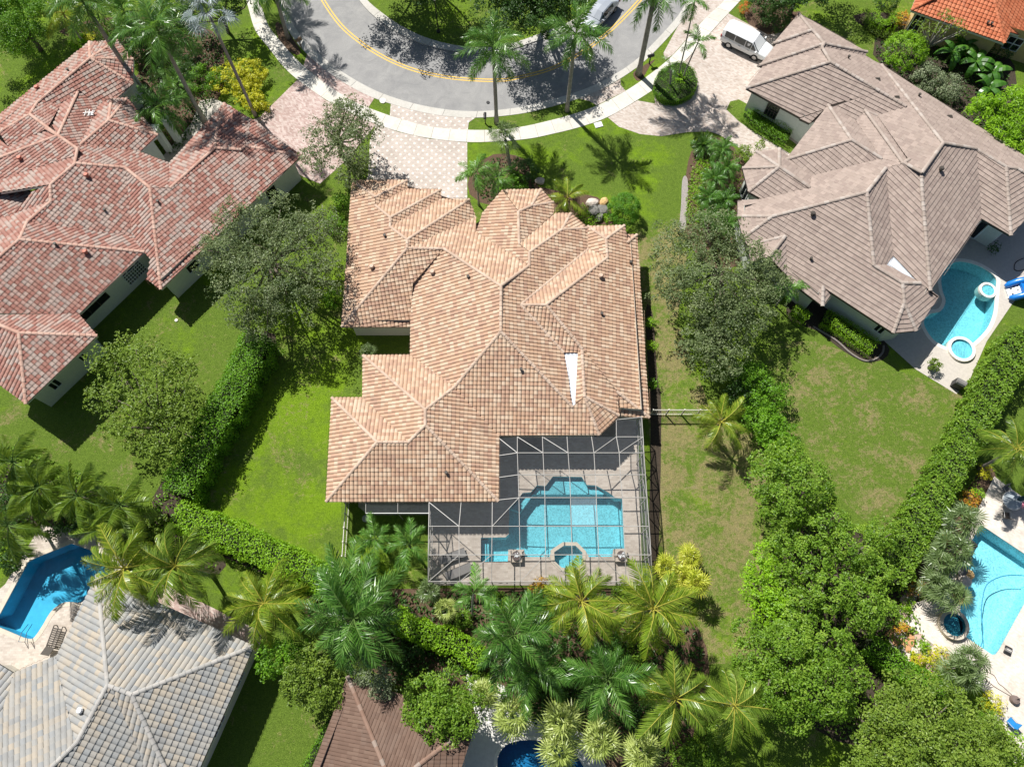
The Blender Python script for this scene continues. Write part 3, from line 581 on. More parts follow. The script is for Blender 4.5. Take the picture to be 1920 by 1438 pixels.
def tile_face(poly,w,e,prof,lift,pick=None):
    """lays tiles on one planar face; returns (verts, faces, tones, picked whole tiles as matrices)"""
    c=poly.mean(0); nrm=np.zeros(3)
    for i in range(len(poly)): nrm+=np.cross(poly[i-1]-c,poly[i]-c)
    nrm/=np.linalg.norm(nrm); nrm=nrm if nrm[2]>0 else -nrm
    v=np.array([0,0,1.])-nrm*nrm[2]; v/=np.linalg.norm(v); u=np.cross(v,nrm)
    o=poly[np.argmin(poly[:,2])]; U=(poly-o)@u; Vv=(poly-o)@v
    p2=np.stack([U,Vv],1); sx=U.min()
    A=sum(p2[i-1][0]*p2[i][1]-p2[i][0]*p2[i-1][1] for i in range(len(p2)))
    if A<0: p2=p2[::-1]
    vs,_,fs,_,_,_=delaunay_2d_cdt([Vector(q) for q in p2],[(i,(i+1)%len(p2)) for i in range(len(p2))],[],1,1e-5)
    tris=[]
    for f in fs:
        t=[(vs[i].x,vs[i].y) for i in f]
        if (t[1][0]-t[0][0])*(t[2][1]-t[0][1])-(t[1][1]-t[0][1])*(t[2][0]-t[0][0])<0: t=t[::-1]
        tris.append(t)
    ni=int((U.max()-sx)/w)+2; nj=int(Vv.max()/e)+2
    prf=PROF[prof]; verts=[];faces=[];tones=[];picked=[]
    E=[(p2[i],p2[(i+1)%len(p2)]) for i in range(len(p2))]
    rad=.5*math.hypot(w,e)
    def put(P,tone):
        n=len(verts)
        for (a,b,h) in P: verts.append(o+u*a+v*b+nrm*h)
        faces.append(list(range(n,n+len(P)))); tones.append(tone)
    run=rng.uniform(0,1)
    for j in range(nj):
        for i in range(ni):
            x0=sx+i*w-w*.3; y0=j*e-.05; cx,cy=x0+w/2,y0+e/2
            dmin=1e9
            for a,b in E:
                d=b-a; L2=d@d
                if L2<1e-9: continue
                t=min(1,max(0,((cx-a[0])*d[0]+(cy-a[1])*d[1])/L2)); dd=math.hypot(cx-a[0]-d[0]*t,cy-a[1]-d[1]*t)
                if dd<dmin: dmin=dd
            ins=inside((cx,cy),p2)
            if not ins and dmin>rad: continue
            if rng.random()<.8: run=rng.uniform(0,1)
            tone=float(run); jx=rng.normal(0,.004); jl=lift+rng.normal(0,.004)
            whole=ins and dmin>rad*.98
            if whole and pick is not None and len(picked)<pick:
                M=np.eye(4); M[:3,0]=u;M[:3,1]=v;M[:3,2]=nrm;M[:3,3]=o+u*(x0+jx)+v*y0; picked.append((M,tone,jl-lift)); continue
            pts=[(x0+jx+f*w,h) for f,h in prf]
            for k in range(len(pts)-1):
                (xa,ha),(xb,hb)=pts[k],pts[k+1]
                Q=[(xa,y0,ha+jl),(xb,y0,hb+jl),(xb,y0+e+.03,hb+.004),(xa,y0+e+.03,ha+.004)]
                Lq=[(xa,y0,ha+jl-.03),(xb,y0,hb+jl-.03),(xb,y0,hb+jl),(xa,y0,ha+jl)]
                if whole: put(Q,tone); put(Lq,tone)
                else:
                    for t in tris:
                        if min(p[0] for p in t)>xb or max(p[0] for p in t)<xa or min(p[1] for p in t)>y0+e+.03 or max(p[1] for p in t)<y0: continue
                        P=clip_poly(Q,t)
                        if len(P)>=3: put(P,tone)
                    if ins: put(Lq,tone)
    return verts,faces,tones,picked
def roof_parts(house,Rf,key,w,e,prof,lift,mat,deckmat,ridgemat,trim,pickface=None,ridge_single=False,ridge_r=.13,ridge_w=1.0):
    X,polys=solve_roof(Rf); fs=Rf['faces']; pk=[]
    # the boards under the tiles, with a fascia along every free edge
    V=[];F=[];mi=[];edges={}
    for i,P in enumerate(polys):
        n=len(V); V+=[p-np.array([0,0,.02]) for p in P]; F.append(list(range(n,n+len(P)))); mi.append(0 if fs[i][0]!='metal' else 2)
        for k in range(len(P)):
            a,b=fs[i][1][k],fs[i][1][(k+1)%len(P)]; edges.setdefault(frozenset((a,b)),[]).append((i,k))
    for ed,l in edges.items():
        if len(l)==1:
            i,k=l[0]; P=polys[i]; a,b=P[k],P[(k+1)%len(P)]; n=len(V); d=np.array([0,0,.2])
            V+=[a-[0,0,.02],b-[0,0,.02],b-d,a-d]; F.append([n,n+1,n+2,n+3]); mi.append(1)
    roof=obj('roof',V,F,[deckmat,trim,MATS['roof_metal']],house,mi=mi)
    tv=[];tf=[];tt=[]
    for i,P in enumerate(polys):
        if fs[i][0]=='metal': continue
        a,b,c,p=tile_face(P,w,e,prof,lift,300 if pickface==i else None)
        n=len(tv); tv+=a; tf+=[[q+n for q in f] for f in b]; tt+=c; pk+=p
    o=obj('roof_tiles',tv,tf,mat,roof,tone=tt); o['kind']='stuff'
    adopt_world(o)
    if pk:
        prf=PROF[prof]; meshes=[]
        for q in range(16):
            v=[];f=[]
            for k in range(len(prf)-1):
                (fa,ha),(fb,hb)=prf[k],prf[k+1]; n=len(v)
                v+=[(fa*w,0,ha+lift),(fb*w,0,hb+lift),(fb*w,e+.03,hb+.004),(fa*w,e+.03,ha+.004),(fa*w,0,ha+lift-.03),(fb*w,0,hb+lift-.03)]
                f+=[[n,n+1,n+2,n+3],[n+4,n+5,n+1,n]]
            meshes.append(mesh_np('tile',v,f,mat,tone=[(q+.5)/16]*len(f)))
        for M,tone,jl in pk:
            t=bpy.data.objects.new('tile',meshes[min(15,int(tone*16))]); COL.objects.link(t); t.parent=roof; t.matrix_parent_inverse=Matrix.Identity(4)
            M=M.copy(); M[:3,3]+=M[:3,2]*jl; t.matrix_basis=Matrix(M.tolist())
    # ridge and hip caps
    caps=[]
    for ed,l in edges.items():
        if len(l)!=2: continue
        (i,ki),(j,kj)=l
        if 'metal' in (fs[i][0],fs[j][0]): continue
        Pi,Pj=polys[i],polys[j]; a,b=Pi[ki],Pi[(ki+1)%len(Pi)]; c2,d2=Pj[kj],Pj[(kj+1)%len(Pj)]
        if np.linalg.norm(a-c2)>np.linalg.norm(a-d2): c2,d2=d2,c2
        zi=X[i,1:]; zj=X[j,1:]
        m=(a+b)[:2]/2; e2=(b-a)[:2]; pr_=np.array([-e2[1],e2[0]])
        if np.linalg.norm(e2)<.25: continue
        pr_=pr_/np.linalg.norm(pr_); ci=Pi.mean(0)[:2]-m; si=np.sign(ci@pr_)
        # convex when both faces fall away from the edge
        fall=(zi@(pr_*si)) - (zj@(pr_*si))
        if fall>-.08: continue
        A_,B_=((a+c2)/2,(b+d2)/2); A_[2]=max(a[2],c2[2]);B_[2]=max(b[2],d2[2])
        if A_[2]>B_[2]: A_,B_=B_,A_
        caps.append((A_,B_))
    mb=MB(); tones=[]; cnt=0
    for A_,B_ in caps:
        L=np.linalg.norm(B_-A_); n=max(1,round(L/.40)); d=(B_-A_)/L; up=np.array([0,0,1.])-d*d[2]; up/=np.linalg.norm(up); sd=np.cross(d,up)
        for k in range(n):
            s0=A_+d*(L*k/n-.02); s1=A_+d*(L*(k+1)/n+.03); r0=ridge_r*1.08; r1=ridge_r*.9; v=[]
            for s,r,zo in ((s0,r0,.035),(s1,r1,.02)):
                for q in range(6):
                    an=math.pi*q/5; v.append(s+sd*(r*ridge_w*math.cos(an))+up*(r*.75*math.sin(an)+zo))
            f=[[q,q+1,7+q,6+q] for q in range(5)]+[[0,1,2,3,4,5][::-1]]
            f=[x[::-1] for x in f]; t=float(rng.uniform(0,1))
            if ridge_single and cnt<300:
                adopt_world(obj('ridge_tile',v,f,ridgemat,roof,tone=[t]*len(f),smooth=False)); cnt+=1
            else: mb.add(v,f); tones+=[t]*len(f)
    if mb.V:
        o=obj('ridge_tiles',mb.V,mb.F,ridgemat,roof,tone=tones); o['kind']='stuff'; adopt_world(o)
    return roof,X,polys
def adopt_world(o):
    """child of a child: geometry is kept in place coordinates"""
    p=o.parent; q=p
    while q.parent is not None: q=q.parent
    o.matrix_parent_inverse=Matrix.Translation(-q.location) if p.type!='EMPTY' and q is p else o.matrix_parent_inverse
    if p.type!='EMPTY': o.matrix_parent_inverse=Matrix.Identity(4)
    return o
def walls(house,outline,ze,inset,mat,top=.12,key=None):
    q=PX(outline,ze); w=offset(q,-inset); n=len(w); A=sum(w[i-1][0]*w[i][1]-w[i][0]*w[i-1][1] for i in range(n))
    ez={p:z for z,l in ROOFS[key]['eaves'].items() for p in l} if key else {}
    tz=[ez.get(p,ze)+top for p in outline] if len(outline)==n else [ze+top]*n
    V=[(*p,-.05) for p in w]+[(*p,z) for p,z in zip(w,tz)]
    F=[[i,(i+1)%n,n+(i+1)%n,n+i] for i in range(n)]
    if A<0: F=[f[::-1] for f in F]
    obj('wall',V,F,mat,house); return w,(1 if A>0 else -1)
def window(house,w,sgn,edge,f0,f1,z0,z1,nx=2,nz=1,name='window',glass=None,frame=None,arch=False,fw=.07):
    a=w[edge]; b=w[(edge+1)%len(w)]; d=(b-a); L=np.linalg.norm(d); d/=L; nrm=np.array([d[1],-d[0]])*sgn
    P=lambda s,z,o=0: (*(a+d*(s*L)+nrm*o),z)
    fr=MB(); W=(f1-f0)*L
    def bar(s0,za,s1,zb,t=fw,o=.03): fr.bar(P(s0,za,o),P(s1,zb,o),t,.07)
    bar(f0,z0,f1,z0);bar(f0,z0,f0,z1)
    bar(f1,z0,f1,z1)
    if not arch: bar(f0,z1,f1,z1)
    for k in range(1,nx): s=f0+(f1-f0)*k/nx; bar(s,z0,s,z1,fw*.55 if nx>3 else fw)
    for k in range(1,nz): z=z0+(z1-z0)*k/nz; bar(f0,z,f1,z,fw*.55 if nz>2 else fw)
    cm=(f0+f1)/2; pane=[P(f0,z0,.012),P(f1,z0,.012),P(f1,z1,.012)]
    if arch:
        bar(f0,z1,f1,z1,.1)
        rr=(f1-f0)/2; hz=W*.32
        for rad in (1.,.55):
            pts=[(cm+rr*rad*math.cos(t),z1+hz*rad*math.sin(t)) for t in np.linspace(0,math.pi,9)]
            for p,q in zip(pts[:-1],pts[1:]): bar(p[0],p[1],q[0],q[1])
        pane+=[P(cm+rr*math.cos(t),z1+hz*math.sin(t),.012) for t in np.linspace(0,math.pi,9)]
        bar(cm,z0,cm,z1,.12)
    pane.append(P(f0,z1,.012))
    o=fr.build(name,frame or MATS['white_frame'],house)
    pn=obj('pane',pane,[list(range(len(pane)))],glass or MATS['dark_glass'],o); adopt_world(pn); return o
plain('roof_metal',(.56,.60,.64),.45,.10,3,metal=.0,spec=.5); plain('white_frame',(.70,.72,.72),.5,.04)
m,nt,b=nodes('dark_glass'); b.inputs['Base Color'].default_value=(.012,.016,.02,1); b.inputs['Roughness'].default_value=.06; b.inputs['Specular IOR Level'].default_value=.5
plain('fascia_white',(.62,.60,.56),.6,.08); plain('fascia_dark',(.055,.05,.045),.6,.1); plain('fascia_buff',(.40,.30,.22),.7,.1)
M_wallw=plain('white_stucco',(.62,.64,.60),.9,.07,5,bmp=.1); M_wallc=plain('cream_stucco',(.58,.55,.48),.9,.07,5,bmp=.1); M_wally=plain('yellow_stucco',(.56,.42,.20),.9,.08,5,bmp=.1)
T_main=tile_mat('buff_tile',[(.40,.26,.185),(.43,.28,.195),(.455,.30,.20),(.47,.32,.22),(.49,.345,.24),(.51,.375,.265),(.54,.415,.305)]); 
T_mainr=tile_mat('buff_ridge_tile',[(.44,.325,.245),(.48,.36,.275),(.53,.41,.32)])
T_pink=tile_mat('rose_tile',[(.29,.135,.105),(.32,.16,.125),(.35,.19,.15),(.37,.235,.195),(.40,.315,.27),(.34,.265,.23)])
T_pinkr=tile_mat('rose_ridge_tile',[(.44,.26,.20),(.48,.30,.235),(.51,.35,.28)])
T_taupe=tile_mat('taupe_tile',[(.285,.225,.195),(.31,.248,.212),(.325,.262,.226),(.355,.285,.245)])
T_tauper=tile_mat('taupe_ridge_tile',[(.33,.275,.235),(.36,.30,.26),(.42,.37,.33)])
T_grey=tile_mat('grey_tile',[(.27,.275,.27),(.30,.30,.285),(.33,.32,.295),(.36,.33,.28),(.38,.335,.27),(.275,.285,.285)])
T_greyr=tile_mat('grey_ridge_tile',[(.33,.325,.31),(.37,.36,.34),(.40,.385,.36)])
T_brown=tile_mat('brown_tile',[(.135,.085,.062),(.15,.095,.07),(.165,.108,.08)]); T_brownr=tile_mat('brown_ridge_tile',[(.21,.13,.095),(.24,.155,.115),(.30,.24,.20)])
T_or=tile_mat('orange_tile',[(.42,.125,.055),(.47,.15,.07),(.50,.175,.085)]); 
dk=lambda n,c: plain(n,c,.95,.1)
def house(key,label,base,**k):
    h=empty(key,(*at(*base)[:2],0),label,'house'); return h
# main house
hm=house('house','house with buff and tan tiled roof in the middle of the picture',(900,640))
roofm,Xm,Pm=roof_parts(hm,ROOFS['main'],'main',.30,.315,'S',.055,T_main,dk('underlay_buff',(.10,.065,.05)),T_mainr,MATS['fascia_buff'],pickface=14,ridge_single=True,ridge_r=.125)
wm,sm_=walls(hm,[a1,a2,a4,a6,a7,(905,400),j1,j2,j3,j4,k2,k3,k5,k7,s1,g2,g1,e4,e3,e2,e1,e0,w0,w2,w1b,b1],2.9,.55,M_wallc,key='main')
# rose tiled house
hp=house('house','house with weathered rose red tiled roof and white walls',(250,420))
roofp,Xp,Pp_=roof_parts(hp,ROOFS['pink'],'pink',.32,.34,'S',.055,T_pink,dk('underlay_rose',(.075,.04,.032)),T_pinkr,MATS['fascia_white'],pickface=3,ridge_r=.14)
wp,sp_=walls(hp,[P1,P5,(277,522),(284,487),y2,z1,gb,gc,(-45,690),(-45,260),N1,O1,Pp,M1,M3,ii0,(190,197),H1,Q2,pv2,P4,P3,P2],3.2,.6,M_wallw,key='pink')
window(hp,wp,sp_,4,.17,.40,.75,2.1,8,4,arch=True); window(hp,wp,sp_,4,.62,.97,1.5,3.0,3,1,frame=MATS['fascia_dark'])
window(hp,wp,sp_,6,.20,.29,1.2,2.2,2,1); window(hp,wp,sp_,6,.66,.79,1.2,2.3,2,1); window(hp,wp,sp_,0,.79,.865,1.3,2.6,1,1); window(hp,wp,sp_,0,.18,.24,.2,2.3,1,1,frame=MATS['fascia_dark'])
# taupe house
ht=house('house','large taupe flat tiled house on the right with kidney pool',(1600,350))
rooft,Xt,Pt=roof_parts(ht,ROOFS['taupe'],'taupe',.33,.36,'flat',.062,T_taupe,dk('underlay_taupe',(.06,.047,.04)),T_tauper,MATS['fascia_dark'],ridge_r=.15)
wt,st_=walls(ht,[A1,A2,A3,A4,A5,(1515,236),D3,(1474,290),(1461,280),(1418.5,285),(1392,316),(1403.4,360),(1425,372),(1383,377),(1383,406),(1393,447),(1408,488),(1442,482),(1476,519),(1542,574),(1549,542),(1674,624.5),(1717,620),(1744,545),(1839,410),(1895,442),(1965,362),(1965,322),(1917,291),C1,(1625,98.5)],3.0,.55,M_wallw,key='taupe')
window(ht,wt,st_,3,.36,.58,.9,2.4,4,2,frame=MATS['fascia_dark']); window(ht,wt,st_,24,.03,.55,.1,2.5,2,1,fw=.12); window(ht,wt,st_,25,.08,.95,.1,2.5,5,1,fw=.12); window(ht,wt,st_,20,.86,.97,1.2,2.4,2,1)
window(ht,wt,st_,10,.2,.8,.2,2.3,2,1)
# grey house
hg=house('house','house with grey and beige barrel tiles by the deep blue pool',(200,1300))
roofg,Xg,Pg=roof_parts(hg,ROOFS['grey'],'grey',.365,.40,'S',.055,T_grey,dk('underlay_grey',(.05,.05,.05)),T_greyr,MATS['fascia_dark'],pickface=1,ridge_r=.15)
wg,sg_=walls(hg,[GN,GE,(375,1438),(330,1530),(-45,1530),(-45,1222),(26,1262),(106,1227)],3.0,.5,M_wallc)
window(hg,wg,sg_,1,.2,.35,1.,2.2,2,1); window(hg,wg,sg_,1,.6,.8,1.,2.2,3,1)
hb=house('house','house with dark brown roof half hidden by bushes at the bottom edge',(740,1400))
roofb,Xb,Pb=roof_parts(hb,ROOFS['brown'],'brown',.23,.40,'low',.055,T_brown,dk('underlay_brown',(.03,.02,.015)),T_brownr,MATS['fascia_dark'],ridge_r=.15)
walls(hb,[(652,1268),(895,1349),(835,1530),(548,1530)],3.0,.5,M_wallc)
ho=house('house','house with bright orange tiled roof and yellow walls in the top corner',(1800,20))
roofo,Xo,Po=roof_parts(ho,ROOFS['orange'],'orange',.36,.40,'S',.055,T_or,dk('underlay_orange',(.12,.04,.025)),T_or,MATS['fascia_white'],ridge_r=.14)
wo,so_=walls(ho,[(1708,20),(1883,82),(1893,61),(1990,92),(1990,-60),(1740,-60)],3.0,.55,M_wally)
window(ho,wo,so_,0,.02,.14,.6,2.5,2,1)
window(ho,wo,so_,2,.2,.5,.9,2.3,2,2)
# roof vents stand on their roofs
def roof_z(X,polys,p):
    best=None
    for i,P in enumerate(polys):
        d=ray(p); t=(X[i,0]-H)/(d[2]-X[i,1:]@d[:2]); q=np.array([0,0,H])+d*t
        if inside(q[:2],P[:,:2]): best=q if best is None or q[2]>best[2] else best
    return best if best is not None else at(*p,4.)
def vents(roof,X,polys,pts,mat,kind='pipe'):
    for p in pts:
        q=roof_z(X,polys,p); mb=MB()
        if kind=='pipe': mb.tube([q-[0,0,.1],q+[0,0,.30]],[.085,.085],8).tube([q+[0,0,.27],q+[0,0,.33]],[.13,.12],8)
        elif kind=='big': mb.tube([q-[0,0,.1],q+[0,0,.34]],[.13,.13],10).tube([q+[0,0,.30],q+[0,0,.42]],[.22,.15],10)
        else: mb.box(q+[0,0,.06],(.22,.13,.06)).box(q+[.0,.05,.12],(.15,.06,.05))
        adopt_world(mb.build('roof_vent',mat,roof))
M_vb=plain('buff_vent',(.55,.40,.30),.6,.1); M_vr=plain('rose_vent',(.50,.17,.11),.6,.1); M_vw=plain('white_vent',(.7,.7,.68),.5,.05); M_vd=plain('dark_vent',(.07,.06,.05),.6,.1)
vents(roofm,Xm,Pm,[(698,503),(811,513),(1126,520)],M_vb,'big'); vents(roofm,Xm,Pm,[(722,444),(878,521),(1128,590),(1182,494),(977,694),(837,887)],M_vd)
vents(roofp,Xp,Pp_,[(165,332),(40,300),(72,168),(163,475)],M_vr,'big'); vents(roofp,Xp,Pp_,[(298,380),(198,396),(106,460),(129,134)],M_vd)
vents(rooft,Xt,Pt,[(1522,404),(1762,320)],M_vd,'big'); vents(rooft,Xt,Pt,[(1645,150),(1681,184),(1780,220)],M_vd,'box'); vents(rooft,Xt,Pt,[(1590,110),(1722,181),(1519,487)],M_vd)
vents(roofg,Xg,Pg,[(154,1331)],M_vw,'big'); vents(roofo,Xo,Po,[(1850,46),(1857,48)],M_vd,'pipe')
q=roof_z(Xp,Pp_,(170,217)); mb=MB(); mb.bar(q+[-.5,0,.3],q+[.5,.2,.3],.05).bar(q+[0,-.3,.3],q+[0,.4,.3],.05).bar(q+[-.3,-.25,.3],q+[-.3,.25,.3],.05).bar(q+[.3,-.2,.3],q+[.3,.3,.3],.05).tube([q,q+[0,0,.32]],.03,6).box(q+[.1,.05,.1],(.2,.14,.06)); adopt_world(mb.build('aerial',M_vw,roofp))
# ---------------------------------------------------------------- plants
L_oak=leaf_mat('oak_leaf',(.070,.115,.035),(.135,.185,.068),(.27,.32,.15),.28)
L_ficus=leaf_mat('ficus_leaf',(.065,.145,.010),(.15,.28,.020),(.28,.42,.050),.33)
L_olive=leaf_mat('olive_leaf',(.085,.15,.016),(.165,.26,.028),(.28,.38,.06),.33)
L_hedge=leaf_mat('hedge_leaf',(.065,.17,.008),(.13,.30,.012),(.23,.43,.03),.35)
L_lime=leaf_mat('lime_leaf',(.13,.26,.010),(.22,.42,.014),(.33,.55,.03),.35)
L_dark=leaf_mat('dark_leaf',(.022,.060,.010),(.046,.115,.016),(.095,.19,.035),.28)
L_yel=leaf_mat('yellow_leaf',(.30,.33,.012),(.54,.54,.02),(.68,.66,.06),.3)
L_silver=leaf_mat('silver_leaf',(.22,.28,.29),(.36,.42,.43),(.55,.60,.60),.12)
L_sage=leaf_mat('sage_leaf',(.11,.15,.07),(.19,.24,.12),(.30,.34,.20),.2)
L_croton=leaf_mat('croton_leaf',(.36,.09,.02),(.60,.32,.03),(.50,.48,.05),.25)
L_red=leaf_mat('red_leaf',(.40,.03,.01),(.62,.13,.01),(.25,.28,.03),.25)
L_royal=leaf_mat('royal_frond',(.035,.105,.014),(.080,.205,.026),(.20,.36,.08),.35,.32,.6)
L_coco=leaf_mat('coconut_frond',(.085,.165,.012),(.19,.295,.022),(.42,.47,.06),.38,.32,.5)
L_cocog=leaf_mat('green_coconut_frond',(.07,.14,.014),(.16,.26,.026),(.31,.41,.07),.38,.32,.55)
L_fan=leaf_mat('fan_frond',(.065,.11,.030),(.13,.20,.062),(.24,.31,.14),.28,.38,.55)
L_pale=leaf_mat('pale_fan_frond',(.19,.26,.05),(.34,.42,.10),(.50,.56,.20),.3,.4,.5)
L_yfan=leaf_mat('yellow_fan_frond',(.18,.27,.015),(.42,.48,.04),(.65,.62,.12),.35,.4,.4)
L_small=leaf_mat('small_palm_frond',(.045,.13,.018),(.10,.245,.032),(.24,.42,.09),.36,.38,.5)
M_rach=plain('yellow_rachis',(.34,.32,.05),.5,.15,5); M_rachg=plain('green_rachis',(.10,.17,.04),.5,.15,5); M_shaft=plain('green_crownshaft',(.10,.20,.05),.4,.15,3,spec=.5)
M_trunk=plain('palm_trunk',(.29,.265,.235),.9,.28,4,bmp=.4); M_bark=plain('tree_bark',(.13,.105,.085),.95,.35,6,bmp=.6); M_bare=plain('bare_branch',(.34,.31,.28),.9,.2,5); M_brown=plain('dry_boot',(.22,.15,.09),.95,.3,8)
def nrm(a): return a/np.maximum(1e-9,np.linalg.norm(a,axis=-1,keepdims=True))
def leaf_quads(C,N,size,asp=.55):
    n=len(C); t=rng.normal(size=(n,3)); t=nrm(t-N*np.sum(t*N,1,keepdims=True)); b=np.cross(N,t); s=np.asarray(size).reshape(-1,1)*np.ones((n,1))
    V=np.stack([C-t*s*.5,C+b*s*asp*.5+N*s*.06,C+t*s*.5-N*s*.10,C-b*s*asp*.5+N*s*.06],1).reshape(-1,3)
    return V,np.arange(4*n).reshape(n,4)
def blob(lobes,dens,size,rc=.26,asp=.55,up=.7,zmin=-.35,jit=.55,spread=.26,tone_sd=.17,ctone=.16):
    """leaves in clumps over the shells of several ellipsoids: lobes=[(x,y,z,rx,ry,rz)]"""
    Cs=[];Ns=[];Ts=[]
    for (x,y,z,rx,ry,rz) in lobes:
        r=(rx+ry+rz)/3; area=4*math.pi*r*r*.62; rcl=max(.22,rc*r); nc=max(5,int(area/(rcl*rcl*1.9)))
        D=[]
        while len(D)<nc:
            d=nrm(rng.normal(size=3))
            if d[2]>zmin+rng.normal()*.1: D.append(d)
        D=np.array(D); rad=1+rng.normal(0,.5,nc)*spread-.06
        P=np.array([x,y,z])+D*rad[:,None]*np.array([rx,ry,rz])
        per=max(6,int(dens*rcl*rcl*3.2))
        od=rng.normal(size=(nc,per,3)); od[...,2]=np.where(rng.random((nc,per))<.8,np.abs(od[...,2]),od[...,2]*.5); off=nrm(od)*(rng.random((nc,per,1))**.3)*rcl*rng.uniform(.7,1.3,(nc,1,1)); off[...,2]*=.85
        C=P[:,None,:]+off; nv=nrm(D[:,None,:]*.5+nrm(off)*.6+np.array([0,0,up])+rng.normal(size=C.shape)*jit)
        t=np.clip(.5+rng.normal(0,ctone,(nc,1))+rng.normal(0,tone_sd,(nc,per)),0,1)
        Cs.append(C.reshape(-1,3));Ns.append(nv.reshape(-1,3));Ts.append(t.ravel())
        k=int(nc*per*.10); d=nrm(rng.normal(size=(k,3)))*(rng.random((k,1))**.5)*.82; Cs.append(np.array([x,y,z])+d*np.array([rx,ry,rz])); Ns.append(nrm(rng.normal(size=(k,3))+[0,0,.6])); Ts.append(np.clip(.4+rng.normal(0,.15,k),0,1))
    C=np.concatenate(Cs);N=np.concatenate(Ns);T=np.concatenate(Ts); ok=C[:,2]>.05; C,N,T=C[ok],N[ok],T[ok]
    V,F=leaf_quads(C,N,size*rng.uniform(.7,1.3,len(C)),asp); return V,F,T
def px2m(px,py,z): return np.linalg.norm(at(px+1,py,z)-at(px,py,z))
def tree(name,label,lobes_px,mat,dens=60,size=.2,cat='tree',group=None,trunk=True,rc=.27,bark=None,limbs=True,trunk_r=.16,base=None,rs=1.0,**k):
    """lobes_px: (px,py,height,radius px[,flat])"""
    L=[]
    for l in lobes_px:
        px,py,z,r=l[:4]; fl=l[4] if len(l)>4 else .75; c=at(px,py,z); m=r*rs*px2m(px,py,z); L.append((*c,m,m,m*fl))
    a=np.array(L); c=a[:,:2].mean(0) if base is None else at(*base)[:2]; e=empty(name,(c[0],c[1],0),label,cat,group)
    if trunk:
        mb=MB(); zc=a[:,2].mean()
        if limbs:
            f=np.array([c[0],c[1],zc*.42]); mb.tube([(c[0],c[1],-.05),(c[0]+.08,c[1],zc*.2),f],[trunk_r*1.3,trunk_r,trunk_r*.85],9)
            for (x,y,z,r,_,rz) in L:
                for q in range(2):
                    tip=np.array([x,y,z])+rng.normal(0,.32,3)*r; mid=(f+tip)/2+rng.normal(0,.12,3)*r; mb.tube([f-[0,0,.1],mid,tip],[trunk_r*.6,trunk_r*.38,trunk_r*.12],6)
        else: mb.tube([(c[0],c[1],-.05),(c[0],c[1],zc)],[trunk_r,trunk_r*.7],8)
        mb.build('trunk',bark or M_bark,e,smooth=True)
    V,F,T=blob(L,dens,size,rc,**k); obj('crown',V,F,mat,e,tone=T); return e
def shrub(name,label,px,py,h,r,mat,dens=110,size=.13,cat='shrub',group=None,fl=.9,**k):
    m=r*px2m(px,py,h*.5); c=at(px,py,h*.5); e_=tree(name,label,[(px,py,h*.5,r,h*.55/max(m,.1))],mat,dens,size,cat,group,limbs=False,trunk_r=.05,**k); return e_
def hedge(name,label,path,wpx,h,mat,dens=150,size=.13,group=None,bumpy=.18,core=True,cat='hedge',round_=.25,z0=.05):
    pts=spline(path,6); z=h*.85; L=np.array([at(*p,z)[:2] for p in pts]); w=wpx*px2m(*path[len(path)//2],z); s=arclen(L); n=max(3,int(s[-1]/.5)); L=resample(L,n)
    t=np.gradient(L,axis=0); t=nrm(t); q=np.stack([-t[:,1],t[:,0]],1)
    ph=rng.uniform(0,6,6)
    area=s[-1]*(w+2*h)+w*h*2; N=int(area*dens); u=rng.random(N)*(n-1); i=np.minimum(u.astype(int),n-2); fr=(u-i)[:,None]
    P=L[i]*(1-fr)+L[i+1]*fr; Q=q[i]; per=w+2*h; a=rng.random(N)*per; x=np.where(a<h,-w/2,np.where(a<h+w,a-h-w/2,w/2)); zz=np.where(a<h,a,np.where(a<h+w,h,per-a))
    nr=np.where((a>=h)&(a<h+w),0,np.sign(x)); edge=np.maximum(0,np.abs(x)/(w/2)-.55)/.45; zz=zz-round_*h*.4*edge**2*(zz>h*.7)
    U=P+Q*x[:,None]; wob=np.sin(U[:,0]*2.3+ph[0])*np.sin(U[:,1]*2.1+ph[1])*.6+np.sin(U[:,0]*5.1+U[:,1]*3.3+ph[2])*.4
    U=U+Q*(nr*wob*bumpy)[:,None]+rng.normal(0,.07,(N,2)); zz=np.maximum(z0,zz+wob*bumpy*(nr==0)+rng.normal(0,.06,N))
    # rounded ends
    C=np.column_stack([U,zz]); Nn=nrm(np.column_stack([Q*nr[:,None]*.8,(nr==0)*.9+.25])+rng.normal(0,.5,(N,3)))
    T=np.clip(.5+wob*.16+rng.normal(0,.2,N),0,1); V,F=leaf_quads(C,Nn,size*rng.uniform(.7,1.3,N),.6)
    e=empty(name,(*L[n//2],0),label,cat,group)
    obj('foliage',V,F,mat,e,tone=T)
    if core:
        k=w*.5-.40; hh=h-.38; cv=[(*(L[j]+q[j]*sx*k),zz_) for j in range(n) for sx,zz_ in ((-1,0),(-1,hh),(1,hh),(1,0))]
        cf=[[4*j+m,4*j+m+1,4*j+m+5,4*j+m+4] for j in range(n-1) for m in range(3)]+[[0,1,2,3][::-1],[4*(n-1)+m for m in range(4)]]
        obj('branches',cv,cf,M_core,e)  # solid dark green core that blocks the view through the leaves
    return e
M_core=plain('dark_core',(.022,.032,.010),.95,.3,6)
L_dome=leaf_mat('dome_leaf',(.05,.15,.008),(.10,.26,.012),(.17,.36,.03),.3)
